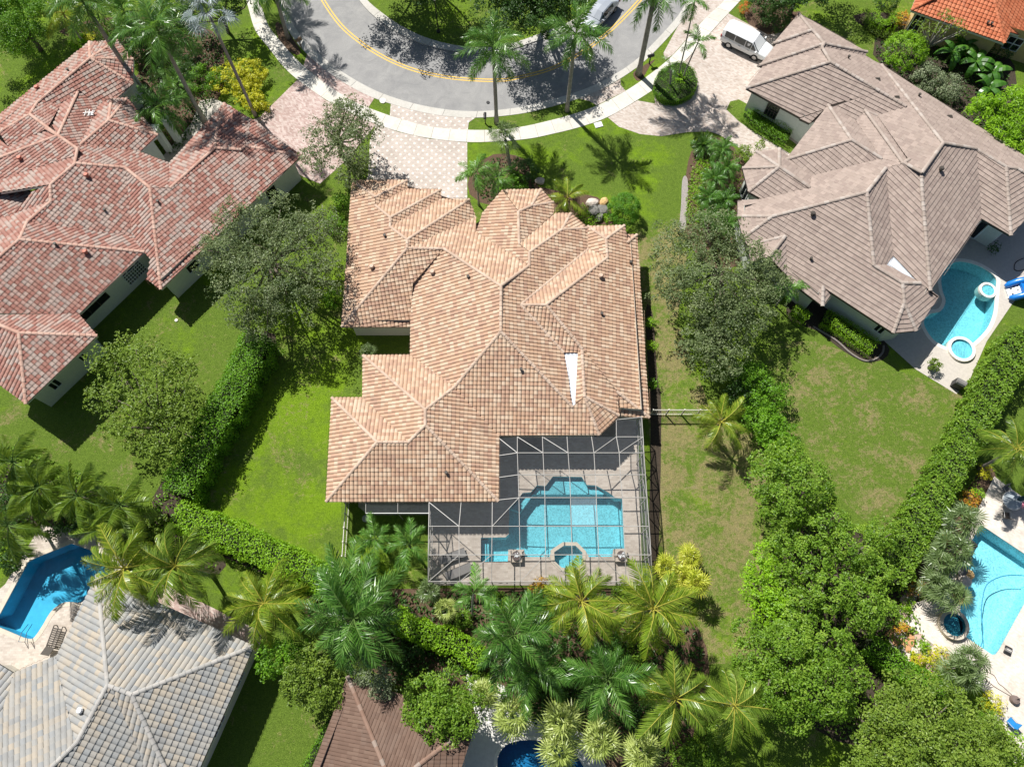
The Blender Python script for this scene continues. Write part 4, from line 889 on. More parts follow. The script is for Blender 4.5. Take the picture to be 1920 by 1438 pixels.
# ---- palms: each frond is a piece of its own
def frond_mesh(name,Lr,e0,droop,n,ll,lw,vd,mat,rach,plume=.0,sway=0.0,tone=.5,rr=.03,start=.14,wind=0.0):
    V=[];F=[];T=[];mi=[]; p=np.zeros(3); prev=None; step=Lr/24; path=[]; th=e0
    for k in range(25):
        path.append(p.copy()); th=e0-droop*(k/24)**1.25; yaw=sway*(k/24)**1.5; p=p+step*np.array([math.cos(th)*math.cos(yaw),math.cos(th)*math.sin(yaw),math.sin(th)])
    path=np.array(path); tg=nrm(np.gradient(path,axis=0))
    mb=MB(); mb.tube([path[i] for i in range(0,25,4)],[rr*(1-.85*i/24) for i in range(0,25,4)],4,False)
    V+=[np.array(v) for v in mb.V]; F+=mb.F; T+=[.5]*len(mb.F); mi+=[1]*len(mb.F)
    for k in range(n):
        t=start+(1-start)*(k+.5)/n; f=t*24; i=min(23,int(f)); fr=f-i; b=path[i]*(1-fr)+path[i+1]*fr; tn=tg[i]
        sd=np.cross([0,0,1.],tn); sd=sd/max(1e-6,np.linalg.norm(sd)); up=np.cross(tn,sd)
        l=ll*(math.sin(math.pi*(.12+.80*t))**.7)*rng.uniform(.9,1.08); an0=.95-.50*t
        for s in (-1,1):
            tilt=-vd+plume*rng.uniform(-.6,1.3)+rng.normal(0,.16); an=an0+rng.normal(0,.08)
            d=sd*s*math.cos(.15)*math.sin(an)+tn*math.cos(an)*.9+up*math.sin(tilt)*.9+np.array([0,wind,0]); d=d/np.linalg.norm(d)
            m=b+d*l*.5; e=b+d*l+np.array([0,0,-1])*l*(.10+.30*vd*rng.uniform(.5,1.2)); wv=tn*lw*.5*rng.uniform(.8,1.2)+up*lw*.15*s
            q=len(V); V+=[b-wv*.45,b+wv*.45,m+wv,m-wv,e]; F+=[[q,q+1,q+2,q+3],[q+3,q+2,q+4]]; tt=min(1,max(0,tone+rng.normal(0,.22))); T+=[tt,min(1,tt+.08)]; mi+=[0,0]
    return mesh_np('frond',V,F,[mat,rach],tone=T,mi=mi)
def fan_mesh(name,R_,pet,e0,mat,rach,n=26,sp=2.5,tone=.5,cup=.25,droop=.3):
    V=[];F=[];T=[];mi=[]; d=np.array([math.cos(e0),0,math.sin(e0)]); c=d*pet; mb=MB(); mb.tube([np.zeros(3),d*pet*.5+[0,0,.03*pet],c],[.025,.02,.015],4,False)
    V+=[np.array(v) for v in mb.V]; F+=mb.F; T+=[.5]*len(mb.F); mi+=[1]*len(mb.F)
    th=e0-.25; ax=np.array([math.cos(th),0,math.sin(th)]); sd=np.array([0,1.,0]); up=np.cross(ax,sd); 
    for k in range(n):
        a=-sp+2*sp*(k+.5)/n; l=R_*(.72+.28*math.cos(a*.5))*rng.uniform(.9,1.05); u=ax*math.cos(a)+sd*math.sin(a); w=np.cross(up,u); h=up*cup*l*rng.uniform(.4,1)
        hw=l*.62*sp/n*.62; m=c+u*l*.55+h*.5; e=c+u*l+h*.4+np.array([0,0,-1])*l*droop*rng.uniform(.4,1.3); q=len(V); z=up*.02*(-1)**k
        V+=[c,m+w*hw+z,m-w*hw-z,e]; F+=[[q,q+2,q+1],[q+2,q+3,q+1]]; tt=min(1,max(0,tone+rng.normal(0,.15))); T+=[tt,min(1,tt+.1)]; mi+=[0,0]
    return mesh_np('frond',V,F,[mat,rach],tone=T,mi=mi)
SPEC={}
def species(key,angles,make): SPEC[key]=[[make(a,t) for t in (.38,.58)] for a in angles]
AN=[1.15,.75,.40,.05,-.35]
species('royal',AN,lambda a,t: frond_mesh('f',3.25,a,1.15+.25*(a>.5),46,.85,.072,.35,L_royal,M_rachg,plume=.55,tone=t,rr=.045,start=.12))
species('coconut',AN,lambda a,t: frond_mesh('f',3.3,a,1.0+.35*(a>.5),46,.95,.070,.42,L_coco,M_rach,sway=rng.uniform(-.35,.35),tone=t,rr=.05,start=.16))
species('green',AN,lambda a,t: frond_mesh('f',3.1,a,1.1+.3*(a>.5),46,.92,.070,.45,L_cocog,M_rach,sway=rng.uniform(-.3,.3),tone=t,rr=.045,start=.16))
species('wind',AN,lambda a,t: frond_mesh('f',2.7,a,1.25,40,.90,.070,.6,L_cocog,M_rachg,sway=rng.uniform(-.6,.6),tone=t,rr=.04,start=.16,wind=.45))
species('small',AN,lambda a,t: frond_mesh('f',1.75,a,1.35,32,.55,.060,.30,L_small,M_rachg,plume=.35,tone=t,rr=.03,start=.12))
species('pygmy',AN,lambda a,t: frond_mesh('f',1.15,a,1.2,22,.33,.05,.2,L_small,M_rachg,plume=.3,tone=t-.12,rr=.02,start=.1))
species('cycad',[1.2,.8,.45,.15,-.1],lambda a,t: frond_mesh('f',1.0,a,.8,30,.22,.03,.0,L_royal,M_rachg,tone=t,rr=.02,start=.08))
species('fan',[1.5,1.0,.55,.1,-.45],lambda a,t: fan_mesh('f',.95,.85,a,L_fan,M_rachg,tone=t,n=18,droop=.4,sp=2.3))
species('silver',[1.4,.95,.45,-.1,-.6],lambda a,t: fan_mesh('f',.98,1.25,a,L_silver,M_rachg,tone=t,n=30))
species('pale',[1.5,1.05,.6,.2,-.35],lambda a,t: fan_mesh('f',.95,.70,a,L_pale,M_rachg,tone=t,n=15,droop=.45,sp=1.9))
species('sabal',[1.5,1.0,.55,.1,-.45],lambda a,t: fan_mesh('f',.72,.95,a,L_fan,M_rachg,tone=t+.1,n=24,droop=.35))
species('yfan',[1.5,1.0,.55,.15,-.35],lambda a,t: fan_mesh('f',.62,.5,a,L_yfan,M_rach,tone=t,n=13,sp=2.2))
def palm(sp,label,crown,h=None,base=None,nf=16,sc=1.0,tr=.15,group=None,cat='palm tree',shaft=False,yaw=None,name='palm_tree',outer=5,inner=0,trunk=None):
    if base is not None:
        if h is None: h,top=hgt(base,crown)
        else: top=at(*crown,h)
        b=at(*base)
    else: top=at(*crown,h); b=np.array([top[0],top[1],0])
    e=empty(name,b,label,cat,group); d=top-b; mb=MB(); k=6; path=[]; rad=[]
    hs=h-(1.1*sc if shaft else 0)
    for i in range(k+1):
        t=i/k; q=d*t*hs/h; q=np.array([d[0]*t**1.3*hs/h,d[1]*t**1.3*hs/h,d[2]*t*hs/h]); path.append(q-[0,0,.05*(i==0)]); rad.append(tr*(1.35-.5*min(1,t*6)-.12*t+.10*math.sin(math.pi*t)))
    if h>.9: mb.tube(path,rad,10); o=mb.build('trunk',trunk or M_trunk,e,smooth=True,world=False)
    if shaft:
        sb=MB(); sb.tube([path[-1]-[0,0,.02],path[-1]*.5+d*.5,d+[0,0,.02]],[tr*1.0,tr*.95,tr*.45],10); sb.build('crownshaft',M_shaft,e,smooth=True,world=False)
    nf=int(nf*1.3) if sp in('royal','coconut','green','wind') else nf
    vs=SPEC[sp]; y0=rng.uniform(0,6.28) if yaw is None else yaw
    for i in range(nf):
        lv=inner+int((outer-inner)*(i+.5)/nf); me=vs[min(lv,len(vs)-1)][int(rng.integers(0,2))]
        f=bpy.data.objects.new('frond',me); COL.objects.link(f); f.parent=e; s=sc*rng.uniform(.80,1.15)
        f.location=Vector(d)+Vector((0,0,.05*(outer-lv)*sc)); f.rotation_euler=(rng.normal(0,.16),rng.normal(0,.16),y0+i*2.399+rng.normal(0,.12)); f.scale=(s,s*(1 if i%2 else -1),s)
    return e
exec_palms=True
gS='royal palms lining the street'
palm('royal','tall royal palm beside the mailbox on the verge, trunk rising from grass',(925,92),base=(931,231),nf=15,shaft=True,tr=.19,group=gS)
palm('royal','tall royal palm whose crown hides part of a parked silver car',(1079,68),base=(1063,208),nf=15,shaft=True,tr=.19,group=gS)
palm('royal','thick trunked royal palm in the bark ring by the oval hedge bed',(1228,-12),base=(1197,140),nf=14,shaft=True,tr=.27,group=gS)
palm('royal','royal palm leaning across the top of the rose tiled roof',(158,8),base=(266,172),nf=16,shaft=True,tr=.22,group=gS)
palm('royal','royal palm in the courtyard with a bushy crown above the rose roof',(297,62),base=(384,229),nf=16,shaft=True,tr=.2,sc=1.1,group=gS)
palm('royal','royal palm trunk standing between the pavement and the road kerb',(512,-25),base=(540,72),nf=15,shaft=True,tr=.2,group=gS)
palm('royal','royal palm further along the pavement, its crown out of frame',(468,-112),base=(503,-12),nf=15,shaft=True,tr=.2,group=gS)
palm('silver','tall fan palm with silver blue leaves and a slim grey trunk',(390,24),base=(479,217),nf=15,tr=.15,sc=1.0)
palm('small','leaning slim palm with a full crown in the oval hedge bed',(1308,82),base=(1278,152),nf=9,tr=.075,sc=.95)
palm('small','slim palm at the back of the oval bed, crown at the frame edge',(1302,5),base=(1270,150),nf=9,tr=.07,sc=1.0)
palm('small','short damaged palm with two drooping fronds in the oval bed',(1258,128),base=(1255,168),nf=4,tr=.10,sc=.7,outer=4)
palm('small','low bright palm in the courtyard under the royal palms',(300,205),h=3.6,nf=14,sc=1.5,tr=.12)
palm('small','palm clump beside the columns of the rose tiled house',(335,165),h=2.6,nf=12,sc=1.3,tr=.1)
palm('small','feathery palm beyond the ridge of the rose tiled roof',(235,25),h=4.0,nf=14,sc=1.5,tr=.12)
palm('coconut','yellowish palm at the left of the leaning royal palm crown',(120,28),h=3.6,nf=12,sc=.8,tr=.12)
palm('sabal','sabal fan palm at the near edge of the pavement on the front lawn',(947,262),base=(957,322),nf=18,tr=.17,sc=1.0)
palm('small','bright feather palm in front of the entry roof, left of two',(893,326),base=(898,385),nf=12,sc=1.05,tr=.09)
palm('small','bright feather palm in front of the entry roof, right of two',(933,338),base=(935,375),nf=12,sc=1.0,tr=.09)
palm('coconut','young golden coconut palm by the boulders in front of the house',(1063,374),h=1.3,nf=10,sc=.62,tr=.12,outer=4)
palm('coconut','golden coconut palm alone at the end of the slatted side fence',(1350,793),h=3.2,nf=13,sc=.72,tr=.13)
palm('small','lime green palm touching the eave of the taupe roofed house',(1478,543),h=3.0,nf=9,sc=.92,tr=.08)
palm('fan','small fan palm tucked under the eave of the left wing',(688,662),h=1.2,nf=10,sc=.55,tr=.08)
palm('small','left of two palms with swept fronds in the gap behind the house',(704,1012),h=2.6,nf=11,sc=1.05,tr=.1)
palm('small','right of two palms with swept fronds, next to the screen wall',(768,1024),h=2.8,nf=11,sc=1.1,tr=.1)
palm('small','pale palm by the bottom of the slatted fence left of the screen',(690,1072),h=1.8,nf=9,sc=.95,tr=.09)
palm('small','cross shaped small palm directly below the screened pool',(888,1112),base=(887,1155),nf=7,sc=.9,tr=.07,outer=4)
palm('royal','huge dark royal palm in front of the dark brown roof',(665,1160),h=6.5,nf=18,sc=1.22,tr=.22,shaft=True)
palm('royal','smaller royal palm just above the huge dark one by the hedge',(652,1098),h=4.5,nf=12,sc=.95,tr=.18,shaft=True)
palm('coconut','coconut palm beside the rear path right of the grey roof',(497,1132),h=5,nf=14,sc=.9,tr=.14)
palm('coconut','coconut palm bending over the deep blue pool and the grey roof',(236,1066),base=(200,1100),h=6.5,nf=14,sc=.98,tr=.15)
palm('green','coconut palm to the right of the one over the deep blue pool',(332,1062),h=6.2,nf=15,sc=1.0,tr=.15)
palm('royal','broad dark feather palm left of the golden pair below the pool',(962,1192),h=5.5,nf=17,sc=1.08,tr=.2,shaft=True)
palm('coconut','golden coconut palm below the spa, left of the golden pair',(1090,1128),h=6,nf=17,sc=.92,tr=.15)
palm('coconut','golden coconut palm at the lower right corner of the screen room',(1224,1142),h=6,nf=18,sc=1.0,tr=.15)
palm('royal','dark green feather palm in the middle of the lower palm garden',(1139,1272),h=5.2,nf=14,sc=1.0,tr=.18,shaft=True)
palm('green','coconut palm with long arching fronds near the bottom centre',(1264,1310),h=6,nf=15,sc=.98,tr=.15)
palm('green','coconut palm standing against the round ficus tree',(1376,1322),h=5.5,nf=13,sc=.86,tr=.14)
palm('royal','dark feather palm above the pale fan palms by the navy pool',(1000,1252),h=4.2,nf=13,sc=.95,tr=.16,shaft=True)
gP='pale fan palms by the navy pool'
for c,h_,s_,lab in (((962,1340),3.6,1.05,'pale fan palm over the left end of the navy pool'),((1052,1352),3.6,1.0,'pale fan palm at the centre of the bottom row, largest crown'),((1048,1405),3.2,.95,'pale fan palm cut by the bottom edge, below the largest'),((1125,1385),3.2,.95,'pale fan palm right of the navy pool'),((1205,1412),3.0,1.0,'pale fan palm at the right end of the bottom row'),((908,1300),2.4,.7,'small pale fan palm on the white deck')):
    palm('pale',lab,c,h=h_,nf=20,sc=s_*1.05,tr=.12,group=gP)
palm('fan','round light fan palm below the left corner of the screen room',(805,1107),h=2.0,nf=14,sc=.68,tr=.1)
palm('pale','small yellowish fan palm in the bed beneath the screen room',(838,1142),h=1.8,nf=14,sc=.7,tr=.1)
gY='yellow fan palms at the screen corner'
for c,h_,lab in (((1246,1062),2.2,'yellow fan palm touching the screen room wall'),((1292,1044),1.6,'yellow fan palm standing out on the dry lawn, topmost'),((1280,1082),2.0,'yellow fan palm in the middle of the little group'),((1304,1092),2.6,'yellow fan palm nearest the long palm shadow')):
    palm('yfan',lab,c,h=h_,nf=20,sc=1.05,tr=.08,group=gY)
gW='windswept palms at the left edge'
for c,h_,s_,lab in (((28,868),4.6,1.0,'windswept palm at the top of the left hand thicket'),((78,915),4.2,.95,'windswept palm in the heart of the left hand thicket'),((150,932),4.4,.95,'windswept palm on the right shoulder of the thicket'),((228,948),4.0,.92,'windswept palm nearest the corner of the tall hedge'),((18,985),4.4,1.0,'windswept palm lowest on the left frame edge'),((205,992),3.4,.85,'windswept palm hanging over the blue pool deck')):
    palm('wind',lab,c,h=h_,nf=16,sc=s_,tr=.13,group=gW)
palm('green','leaning palm with a bare trunk over the long hedge on the right',(1903,842),base=(1834,878),nf=14,sc=.85,tr=.12)
gF='grey green fan palms by the aqua pool'
for c,h_,s_,lab in (((1803,978),2.6,.95,'fan palm at the top left corner of the aqua pool'),((1787,1030),2.6,.95,'fan palm halfway along the left side of the aqua pool'),((1764,1060),2.2,.9,'fan palm behind the rocks of the aqua pool'),((1752,1098),2.0,.85,'fan palm nearest the orange flagstones'),((1780,1112),2.6,.9,'fan palm just above the round raised spa'),((1792,1262),2.2,1.0,'wide fan palm below the round raised spa'),((1818,1240),2.4,.85,'slender fan palm on the terrace edge below the spa')):
    palm('fan',lab,c,h=h_,nf=18,sc=s_,tr=.09,group=gF)
palm('cycad','dark round cycad at the tip of the planting bed',(1316,277),h=.5,nf=44,sc=1.25,tr=.2,name='cycad',cat='cycad')
gD='pygmy palms in the planting bed'
for i,(c,lab) in enumerate((((1352,284),'pygmy palm beside the cycad'),((1362,318),'pygmy palm left of the small pavilion roof'),((1338,338),'pygmy palm by the yellow green ground cover'),((1328,372),'pygmy palm in the middle of the bed'),((1358,378),'pygmy palm next to the eave with a white gutter'),((1330,410),'pygmy palm near the top of the big oak'),((1362,424),'pygmy palm at the lower end of the bed'))):
    palm('pygmy',lab,c,h=1.9,nf=26,sc=1.15,tr=.07,group=gD)
# ---- broadleaf trees
tree('oak_tree','big grey green oak touching the left edge of the tan roof',[(450,440,5.2,62),(520,410,5.4,55),(560,460,5.6,68),(600,520,5.0,52),(470,520,5.6,78),(540,560,5.0,60),(420,480,4.6,50),(600,430,4.6,45),(480,600,4.0,45)],L_oak,52,.17,trunk_r=.24,rs=.86,spread=.46,rc=.22,base=(520,515))
tree('oak_tree','oak standing between the two driveways near the pavement',[(650,225,4.8,45),(610,260,4.6,40),(665,280,5.0,45),(595,300,4.0,32),(680,240,4.4,35),(660,320,3.6,34),(645,205,4.4,26)],L_oak,52,.17,trunk_r=.2,rs=.88,spread=.46,rc=.22,base=(640,290))
tree('oak_tree','wide grey green oak between the tan house and the taupe house',[(1275,470,5.0,60),(1340,440,5.2,55),(1400,500,5.0,62),(1330,530,5.8,75),(1260,540,4.6,48),(1400,580,4.8,58),(1440,540,4.4,45),(1345,600,4.6,55)],L_oak,52,.17,trunk_r=.24,rs=.86,spread=.46,rc=.22,base=(1340,530))
tree('oak_tree','smaller oak just below the wide one with a pale dead branch',[(1310,655,4.2,42),(1350,680,4.0,38),(1330,630,4.2,36),(1375,650,3.8,35)],L_oak,52,.17,trunk_r=.18,rs=.9,spread=.46,rc=.22,base=(1335,665))
tree('open_tree','airy light green tree with dark branches showing, near the rose house',[(205,680,4.0,34),(255,660,4.4,36),(300,690,4.6,38),(190,745,3.6,28),(235,740,4.6,36),(285,755,4.8,38),(330,735,4.4,36),(340,790,4.2,36),(260,805,3.8,34),(215,800,3.2,24),(310,840,3.8,34),(345,690,4.0,26)],L_olive,13,.20,rc=.16,trunk_r=.17,base=(318,815),spread=.5)
gT='ficus trees of the grove'
tree('ficus_tree','bright ficus at the top of the grove beside the dry lawn',[(1478,868,4.6,44),(1432,908,4.0,36),(1512,905,5.0,48),(1462,948,4.4,44),(1540,940,3.6,30),(1425,868,3.2,24),(1500,965,3.4,28)],L_ficus,70,.19,group=gT,trunk_r=.2,spread=.13,rs=.9)
tree('ficus_tree','mid green tree in the middle of the grove with many domes',[(1560,985,4.4,40),(1518,1050,5.0,44),(1598,1022,4.8,44),(1655,1000,3.6,34),(1560,1110,5.2,44),(1635,1075,4.2,40),(1472,1010,3.6,32),(1500,1140,4.2,38),(1620,1140,4.8,44),(1655,1150,3.6,30),(1475,1085,3.4,30)],L_ficus,70,.19,group=gT,trunk_r=.2,spread=.13,rs=.9)
tree('ficus_tree','huge round ficus dome at the bottom of the grove',[(1478,1222,6.0,56),(1415,1232,4.8,44),(1548,1212,5.4,50),(1448,1292,5.4,52),(1535,1288,6.0,56),(1400,1186,3.8,30),(1592,1262,4.6,38),(1486,1178,4.6,36),(1488,1336,4.4,40),(1572,1318,4.2,34),(1425,1275,4.4,36)],L_ficus,70,.19,group=gT,trunk_r=.26,spread=.13,rs=.92)
tree('ficus_tree','small bright tree on the left flank of the grove',[(1425,1110,3.4,34),(1450,1140,3.6,36),(1420,1075,2.8,26),(1440,1040,2.8,26)],L_lime,58,.19,group=gT,trunk_r=.12)
tree('olive_tree','broad olive green tree filling the lower right corner',[(1700,1360,4.6,60),(1760,1330,4.4,52),(1820,1360,4.2,52),(1660,1410,4.6,55),(1740,1420,5.0,62),(1810,1430,4.6,58),(1690,1300,4.0,42),(1870,1420,3.8,45),(1640,1350,3.8,40),(1850,1380,3.6,36),(1640,1465,4.2,55)],L_olive,60,.18,trunk_r=.22)
tree('lime_tree','lime coloured bush in the very bottom right corner',[(1905,1410,2.4,36),(1925,1445,2.4,36)],L_lime,70,.17,cat='bush',trunk_r=.08)
tree('ficus_tree','dense clipped ficus filling the top left corner',[(30,30,4.2,60),(-10,70,4.0,60),(45,75,3.6,38),(20,-20,4.2,60),(55,10,3.6,30)],L_hedge,90,.15,trunk_r=.2,spread=.14)
tree('bushy_tree','round leafy tree over the right corner of the brown roof',[(800,1305,3.8,40),(845,1300,4.2,44),(870,1335,4.0,38),(815,1345,3.8,40),(850,1360,3.6,32),(780,1335,3.2,26)],L_ficus,60,.18,trunk_r=.15)
tree('bushy_tree','dark green round tree by the corner of the lower lawn',[(515,1232,3.0,30),(545,1222,3.0,30),(505,1250,2.4,22)],L_hedge,62,.18,trunk_r=.12)
tree('bushy_tree','olive toned tree overhanging the lower lawn',[(575,1245,3.4,36),(600,1270,3.4,34),(560,1285,3.2,32),(615,1300,3.0,28),(585,1310,2.8,22)],L_olive,62,.18,trunk_r=.13)
tree('silver_tree','small silvery green tree at the peak of the brown roof',[(700,1268,3.6,32),(715,1285,3.4,26),(680,1255,3.2,24)],L_sage,62,.15,trunk_r=.1)
tree('shade_tree','dark tree on the traffic island shading the road',[(960,20,5.6,55),(1010,10,6.2,55),(1050,-10,5.8,50),(1000,-40,6.2,60),(930,-20,5.6,50),(1030,35,4.6,36)],L_dark,60,.2,trunk_r=.25,base=(1000,20))
tree('shade_tree','tree on the island above the frame whose shade falls on the lawn',[(760,-50,5.4,60),(810,-70,5.6,60),(700,-80,5.4,60),(850,-30,4.4,40),(740,-100,5.4,60)],L_dark,60,.2,trunk_r=.25,base=(770,-60))
tree('shade_tree','dark tree beyond the point of the taupe roof',[(1480,-25,3.6,45),(1530,-30,3.8,45),(1570,-60,4.0,45),(1440,-10,2.8,36)],L_dark,60,.19,trunk_r=.2)
tree('bushy_tree','tree by the top edge near the silver fan palm',[(450,-30,4.4,45),(410,10,3.4,38),(345,30,3.2,36)],L_dark,55,.19,trunk_r=.15)
tree('bare_tree','thin nearly leafless tree leaning over the round bush',[(1790,42,3.8,14),(1765,55,3.4,15),(1740,62,3.6,16),(1800,60,3.4,12),(1772,30,4.2,11),(1728,50,3.0,14)],L_olive,7,.17,bark=M_bare,trunk_r=.12,base=(1724,112),rc=.5)
tree('bright_shrub_tree','lush bright green shrub at the right frame edge by the taupe roof',[(1850,215,3.2,32),(1890,205,3.4,34),(1880,250,3.2,32),(1915,240,3.2,32),(1840,200,2.6,22),(1908,180,3.0,22),(1910,275,2.8,26)],L_lime,42,.30,rc=.3,trunk_r=.1,asp=.35,up=.9)
# ---- shrubs and clipped shapes
shrub('topiary_dome','big clipped dark green dome beside the boulders',1170,393,2.5,30,L_dome,330,.09,rc=.09,spread=.02,ctone=.05,zmin=-.8)
shrub('round_bush','large round lime tinted bush beside the taupe roof',1697,98,2.8,38,L_lime,110,.14,rc=.16,spread=.1)
shrub('spreading_bush','pale olive spreading bush in front of the banana plants',1740,150,2.0,30,L_sage,100,.14,rc=.25)
shrub('spreading_bush','pale olive bush along the eave right of the other one',1775,168,2.0,27,L_sage,100,.14,rc=.25)
shrub('topiary_dome','clipped ball inside the ring hedge near the top edge',1662,2,2.2,22,L_dark,150,.11,rc=.14,spread=.06)
hedge('ring_hedge','round clipped hedge collar around the topiary ball',[(1640,20),(1642,38),(1658,46),(1676,40),(1682,22)],18,1.3,L_lime,170,.10)
hedge('low_hedge','curved low hedge around the topiary by the orange roofed house',[(1627,30),(1630,48),(1650,62),(1680,66)],12,.6,L_olive,170,.09)
shrub('red_bush','dark red leaved bush beside the topiary hedges',1690,38,1.4,13,L_croton,80,.16)
shrub('flower_bush','bush with orange red flowers at the garage corner',1396,17,1.0,11,L_red,90,.13)
shrub('dark_bush','dark bush by the point of the taupe roof',1455,42,2.2,24,L_dark,90,.15); shrub('dark_bush','dark bush under the eave of the orange roofed house',1878,92,1.6,20,L_dark,90,.14)
shrub('dark_bush','dark bush beside the white van at the planting edge',1430,20,1.8,20,L_dark,90,.15)
shrub('small_bush','brownish small bush at the eave of the taupe house',1598,76,1.2,10,L_olive,100,.12)
for c,r_,lab in (((430,150),34,'largest of the yellow bushes by the rose driveway'),((470,140),30,'yellow bush nearest the lawn edge'),((465,175),26,'yellow bush in shadow of the silver palm trunk'),((480,198),20,'yellow bush at the corner of the driveway')):
    shrub('yellow_bush',lab,*c,1.3,r_,L_yel,95,.17,group='yellow bushes by the driveway',rc=.22)
shrub('green_bush','round soft green bush left of the yellow bushes',388,148,1.6,30,L_hedge,95,.14); shrub('green_bush','dark green bush in the courtyard',330,130,2.0,34,L_dark,85,.17); shrub('green_bush','leafy bush beside the courtyard columns',300,255,1.4,22,L_ficus,85,.15)
shrub('green_bush','green bushes filling the back of the courtyard',270,80,2.2,40,L_dark,80,.17); shrub('green_bush','bush at the foot of the leaning royal palm',215,45,1.8,34,L_ficus,80,.16); shrub('fern','bright fern by the tip of the rose roof',150,78,.8,16,L_lime,60,.24); shrub('fern','yellow green fern beside the other fern',168,72,.7,11,L_yel,50,.24)
shrub('green_bush','dark bush at the top edge left of the silver palm',320,10,2.0,30,L_dark,80,.17)
hedge('tall_hedge','tall wide hedge running down between the rose house and the bright lawn',[(486,628),(452,700),(408,780),(362,862),(332,925)],62,2.7,L_hedge,150,.15,bumpy=.28)
hedge('tall_hedge','bright hedge running from the corner palms towards the lower palms',[(330,962),(420,1000),(510,1040),(590,1080),(640,1108)],56,2.2,L_lime,140,.15,bumpy=.25)
hedge('tall_hedge','bright hedge between the huge palm and the lower palm garden',[(735,1160),(790,1185),(850,1205),(905,1240)],42,1.9,L_lime,140,.15,bumpy=.25)
hedge('tall_hedge','long bushy hedge between the dry lawn and the aqua pool',[(1925,625),(1880,705),(1835,790),(1785,880),(1735,965),(1690,1045),(1668,1085)],54,2.6,L_ficus,150,.17,bumpy=.34)
hedge('tall_hedge','hedge from the grove down to the flagstone terrace',[(1630,1205),(1670,1238),(1720,1270),(1790,1310)],42,2.0,L_hedge,150,.14,bumpy=.2)
hedge('clipped_hedge','thin clipped hedge along the left side of the brown roof',[(620,1345),(600,1385),(580,1425),(565,1455)],11,.9,L_hedge,170,.10)
for p,r_,h_,m_,lab in (((1405,710),34,2.4,L_hedge,'bright shrub under the smaller oak'),((1440,745),36,2.4,L_hedge,'bright shrub right of the golden coconut palm'),((1425,790),34,2.2,L_hedge,'bright shrub touching the golden coconut palm'),((1455,815),34,2.2,L_hedge,'bright shrub at the edge of the dry back lawn'),((1470,850),26,2.0,L_lime,'bright shrub just above the grove'),((1385,740),26,1.8,L_dark,'dark shrub behind the golden coconut palm')):
    shrub('shrub',lab,*p,h_,r_,m_,100,.16,group='shrubs below the oaks',rc=.25)
for p,r_,h_,m_,lab in (((1220,605),9,1.0,L_lime,'small bright bush along the tan house wall, topmost'),((1222,650),9,1.0,L_lime,'small bright bush along the tan house wall, in the middle'),((1226,720),9,.9,L_hedge,'small bush along the tan house wall near the fence')):
    shrub('small_bush',lab,*p,h_,r_,m_,100,.12,group='bushes along the east wall')
for p,r_,lab in (((630,420),20,'bright shrub at the left wall of the tan house, upper'),((625,560),18,'bright shrub at the left wall of the tan house, lower'),((640,380),16,'shrub between oak and garage wing')):
    shrub('small_bush',lab,*p,1.4,r_,L_hedge,90,.14,group='shrubs along the west wall')
def mound(name,label,pts,h,mat,dens=160,size=.12,cat='hedge',kind=None,z0=0,edge=.25,px=True,group=None,hv=.15,asp=.55):
    """a low dense planting that fills an outline; with kind='stuff' it is loose ground cover"""
    poly=PX(spline(pts,3,True),h*.5) if px else pts; mn,mx=poly.min(0),poly.max(0); A=(mx-mn)[0]*(mx-mn)[1]; N=int(A*dens); P=mn+rng.random((N,2))*(mx-mn)
    x,y=P[:,0],P[:,1]; c=np.zeros(N,bool); n=len(poly)
    for i in range(n):
        (x1,y1),(x2,y2)=poly[i],poly[i-1]
        with np.errstate(divide='ignore',invalid='ignore'): c^=((y1>y)!=(y2>y))&(x<(x2-x1)*(y-y1)/(y2-y1+1e-12)+x1)
    P=P[c]; N=len(P); w=np.sin(P[:,0]*1.9+P[:,1]*.7)*np.sin(P[:,1]*2.3)*.5+np.sin(P[:,0]*4.7+1)*np.sin(P[:,1]*5.1)*.5
    z=z0+h*(1-hv+hv*w)+rng.normal(0,.05,N)*(h if kind is None else h*3); C=np.column_stack([P,np.maximum(.03,z)]); Nn=nrm(rng.normal(0,.5,(N,3))+[0,0,.9]); T=np.clip(.5+w*.2+rng.normal(0,.2,N),0,1)
    if kind is None:      # leafy flanks
        L=np.vstack([poly,poly[:1]]); s=arclen(L); m=int(s[-1]*h*dens*1.3); q=rng.random(m)*s[-1]; E=np.column_stack([np.interp(q,s,L[:,0]),np.interp(q,s,L[:,1])])+rng.normal(0,.04,(m,2)); ce=E-poly.mean(0)
        C=np.vstack([C,np.column_stack([E,rng.random(m)*h])]); Nn=np.vstack([Nn,nrm(np.column_stack([nrm(ce),np.full(m,.4)])+rng.normal(0,.4,(m,3)))]); T=np.concatenate([T,np.clip(.5+rng.normal(0,.2,m),0,1)])
    V,F=leaf_quads(C,Nn,size*rng.uniform(.7,1.3,len(C)),asp)
    if kind=='stuff': return tag(obj(name,V,F,mat,tone=T),kind='stuff')
    e=empty(name,(*poly.mean(0),0),label,cat,group); obj('foliage',V,F,mat,e,tone=T)
    q=offset(poly,-.10); n=len(q); obj('branches',[(*p,h-.14) for p in q]+[(*p,0) for p in q],[list(range(n))]+[[i,n+i,n+(i+1)%n,(i+1)%n] for i in range(n)],M_core,e); return e  # the solid dark core only stops the eye between the leaves
mound('oval_hedge','clipped oval hedge bed at the driveway entrance',[(1252,126),(1280,120),(1300,135),(1306,158),(1297,180),(1268,194),(1240,190),(1226,172),(1230,148)],.75,L_hedge,230,.10)
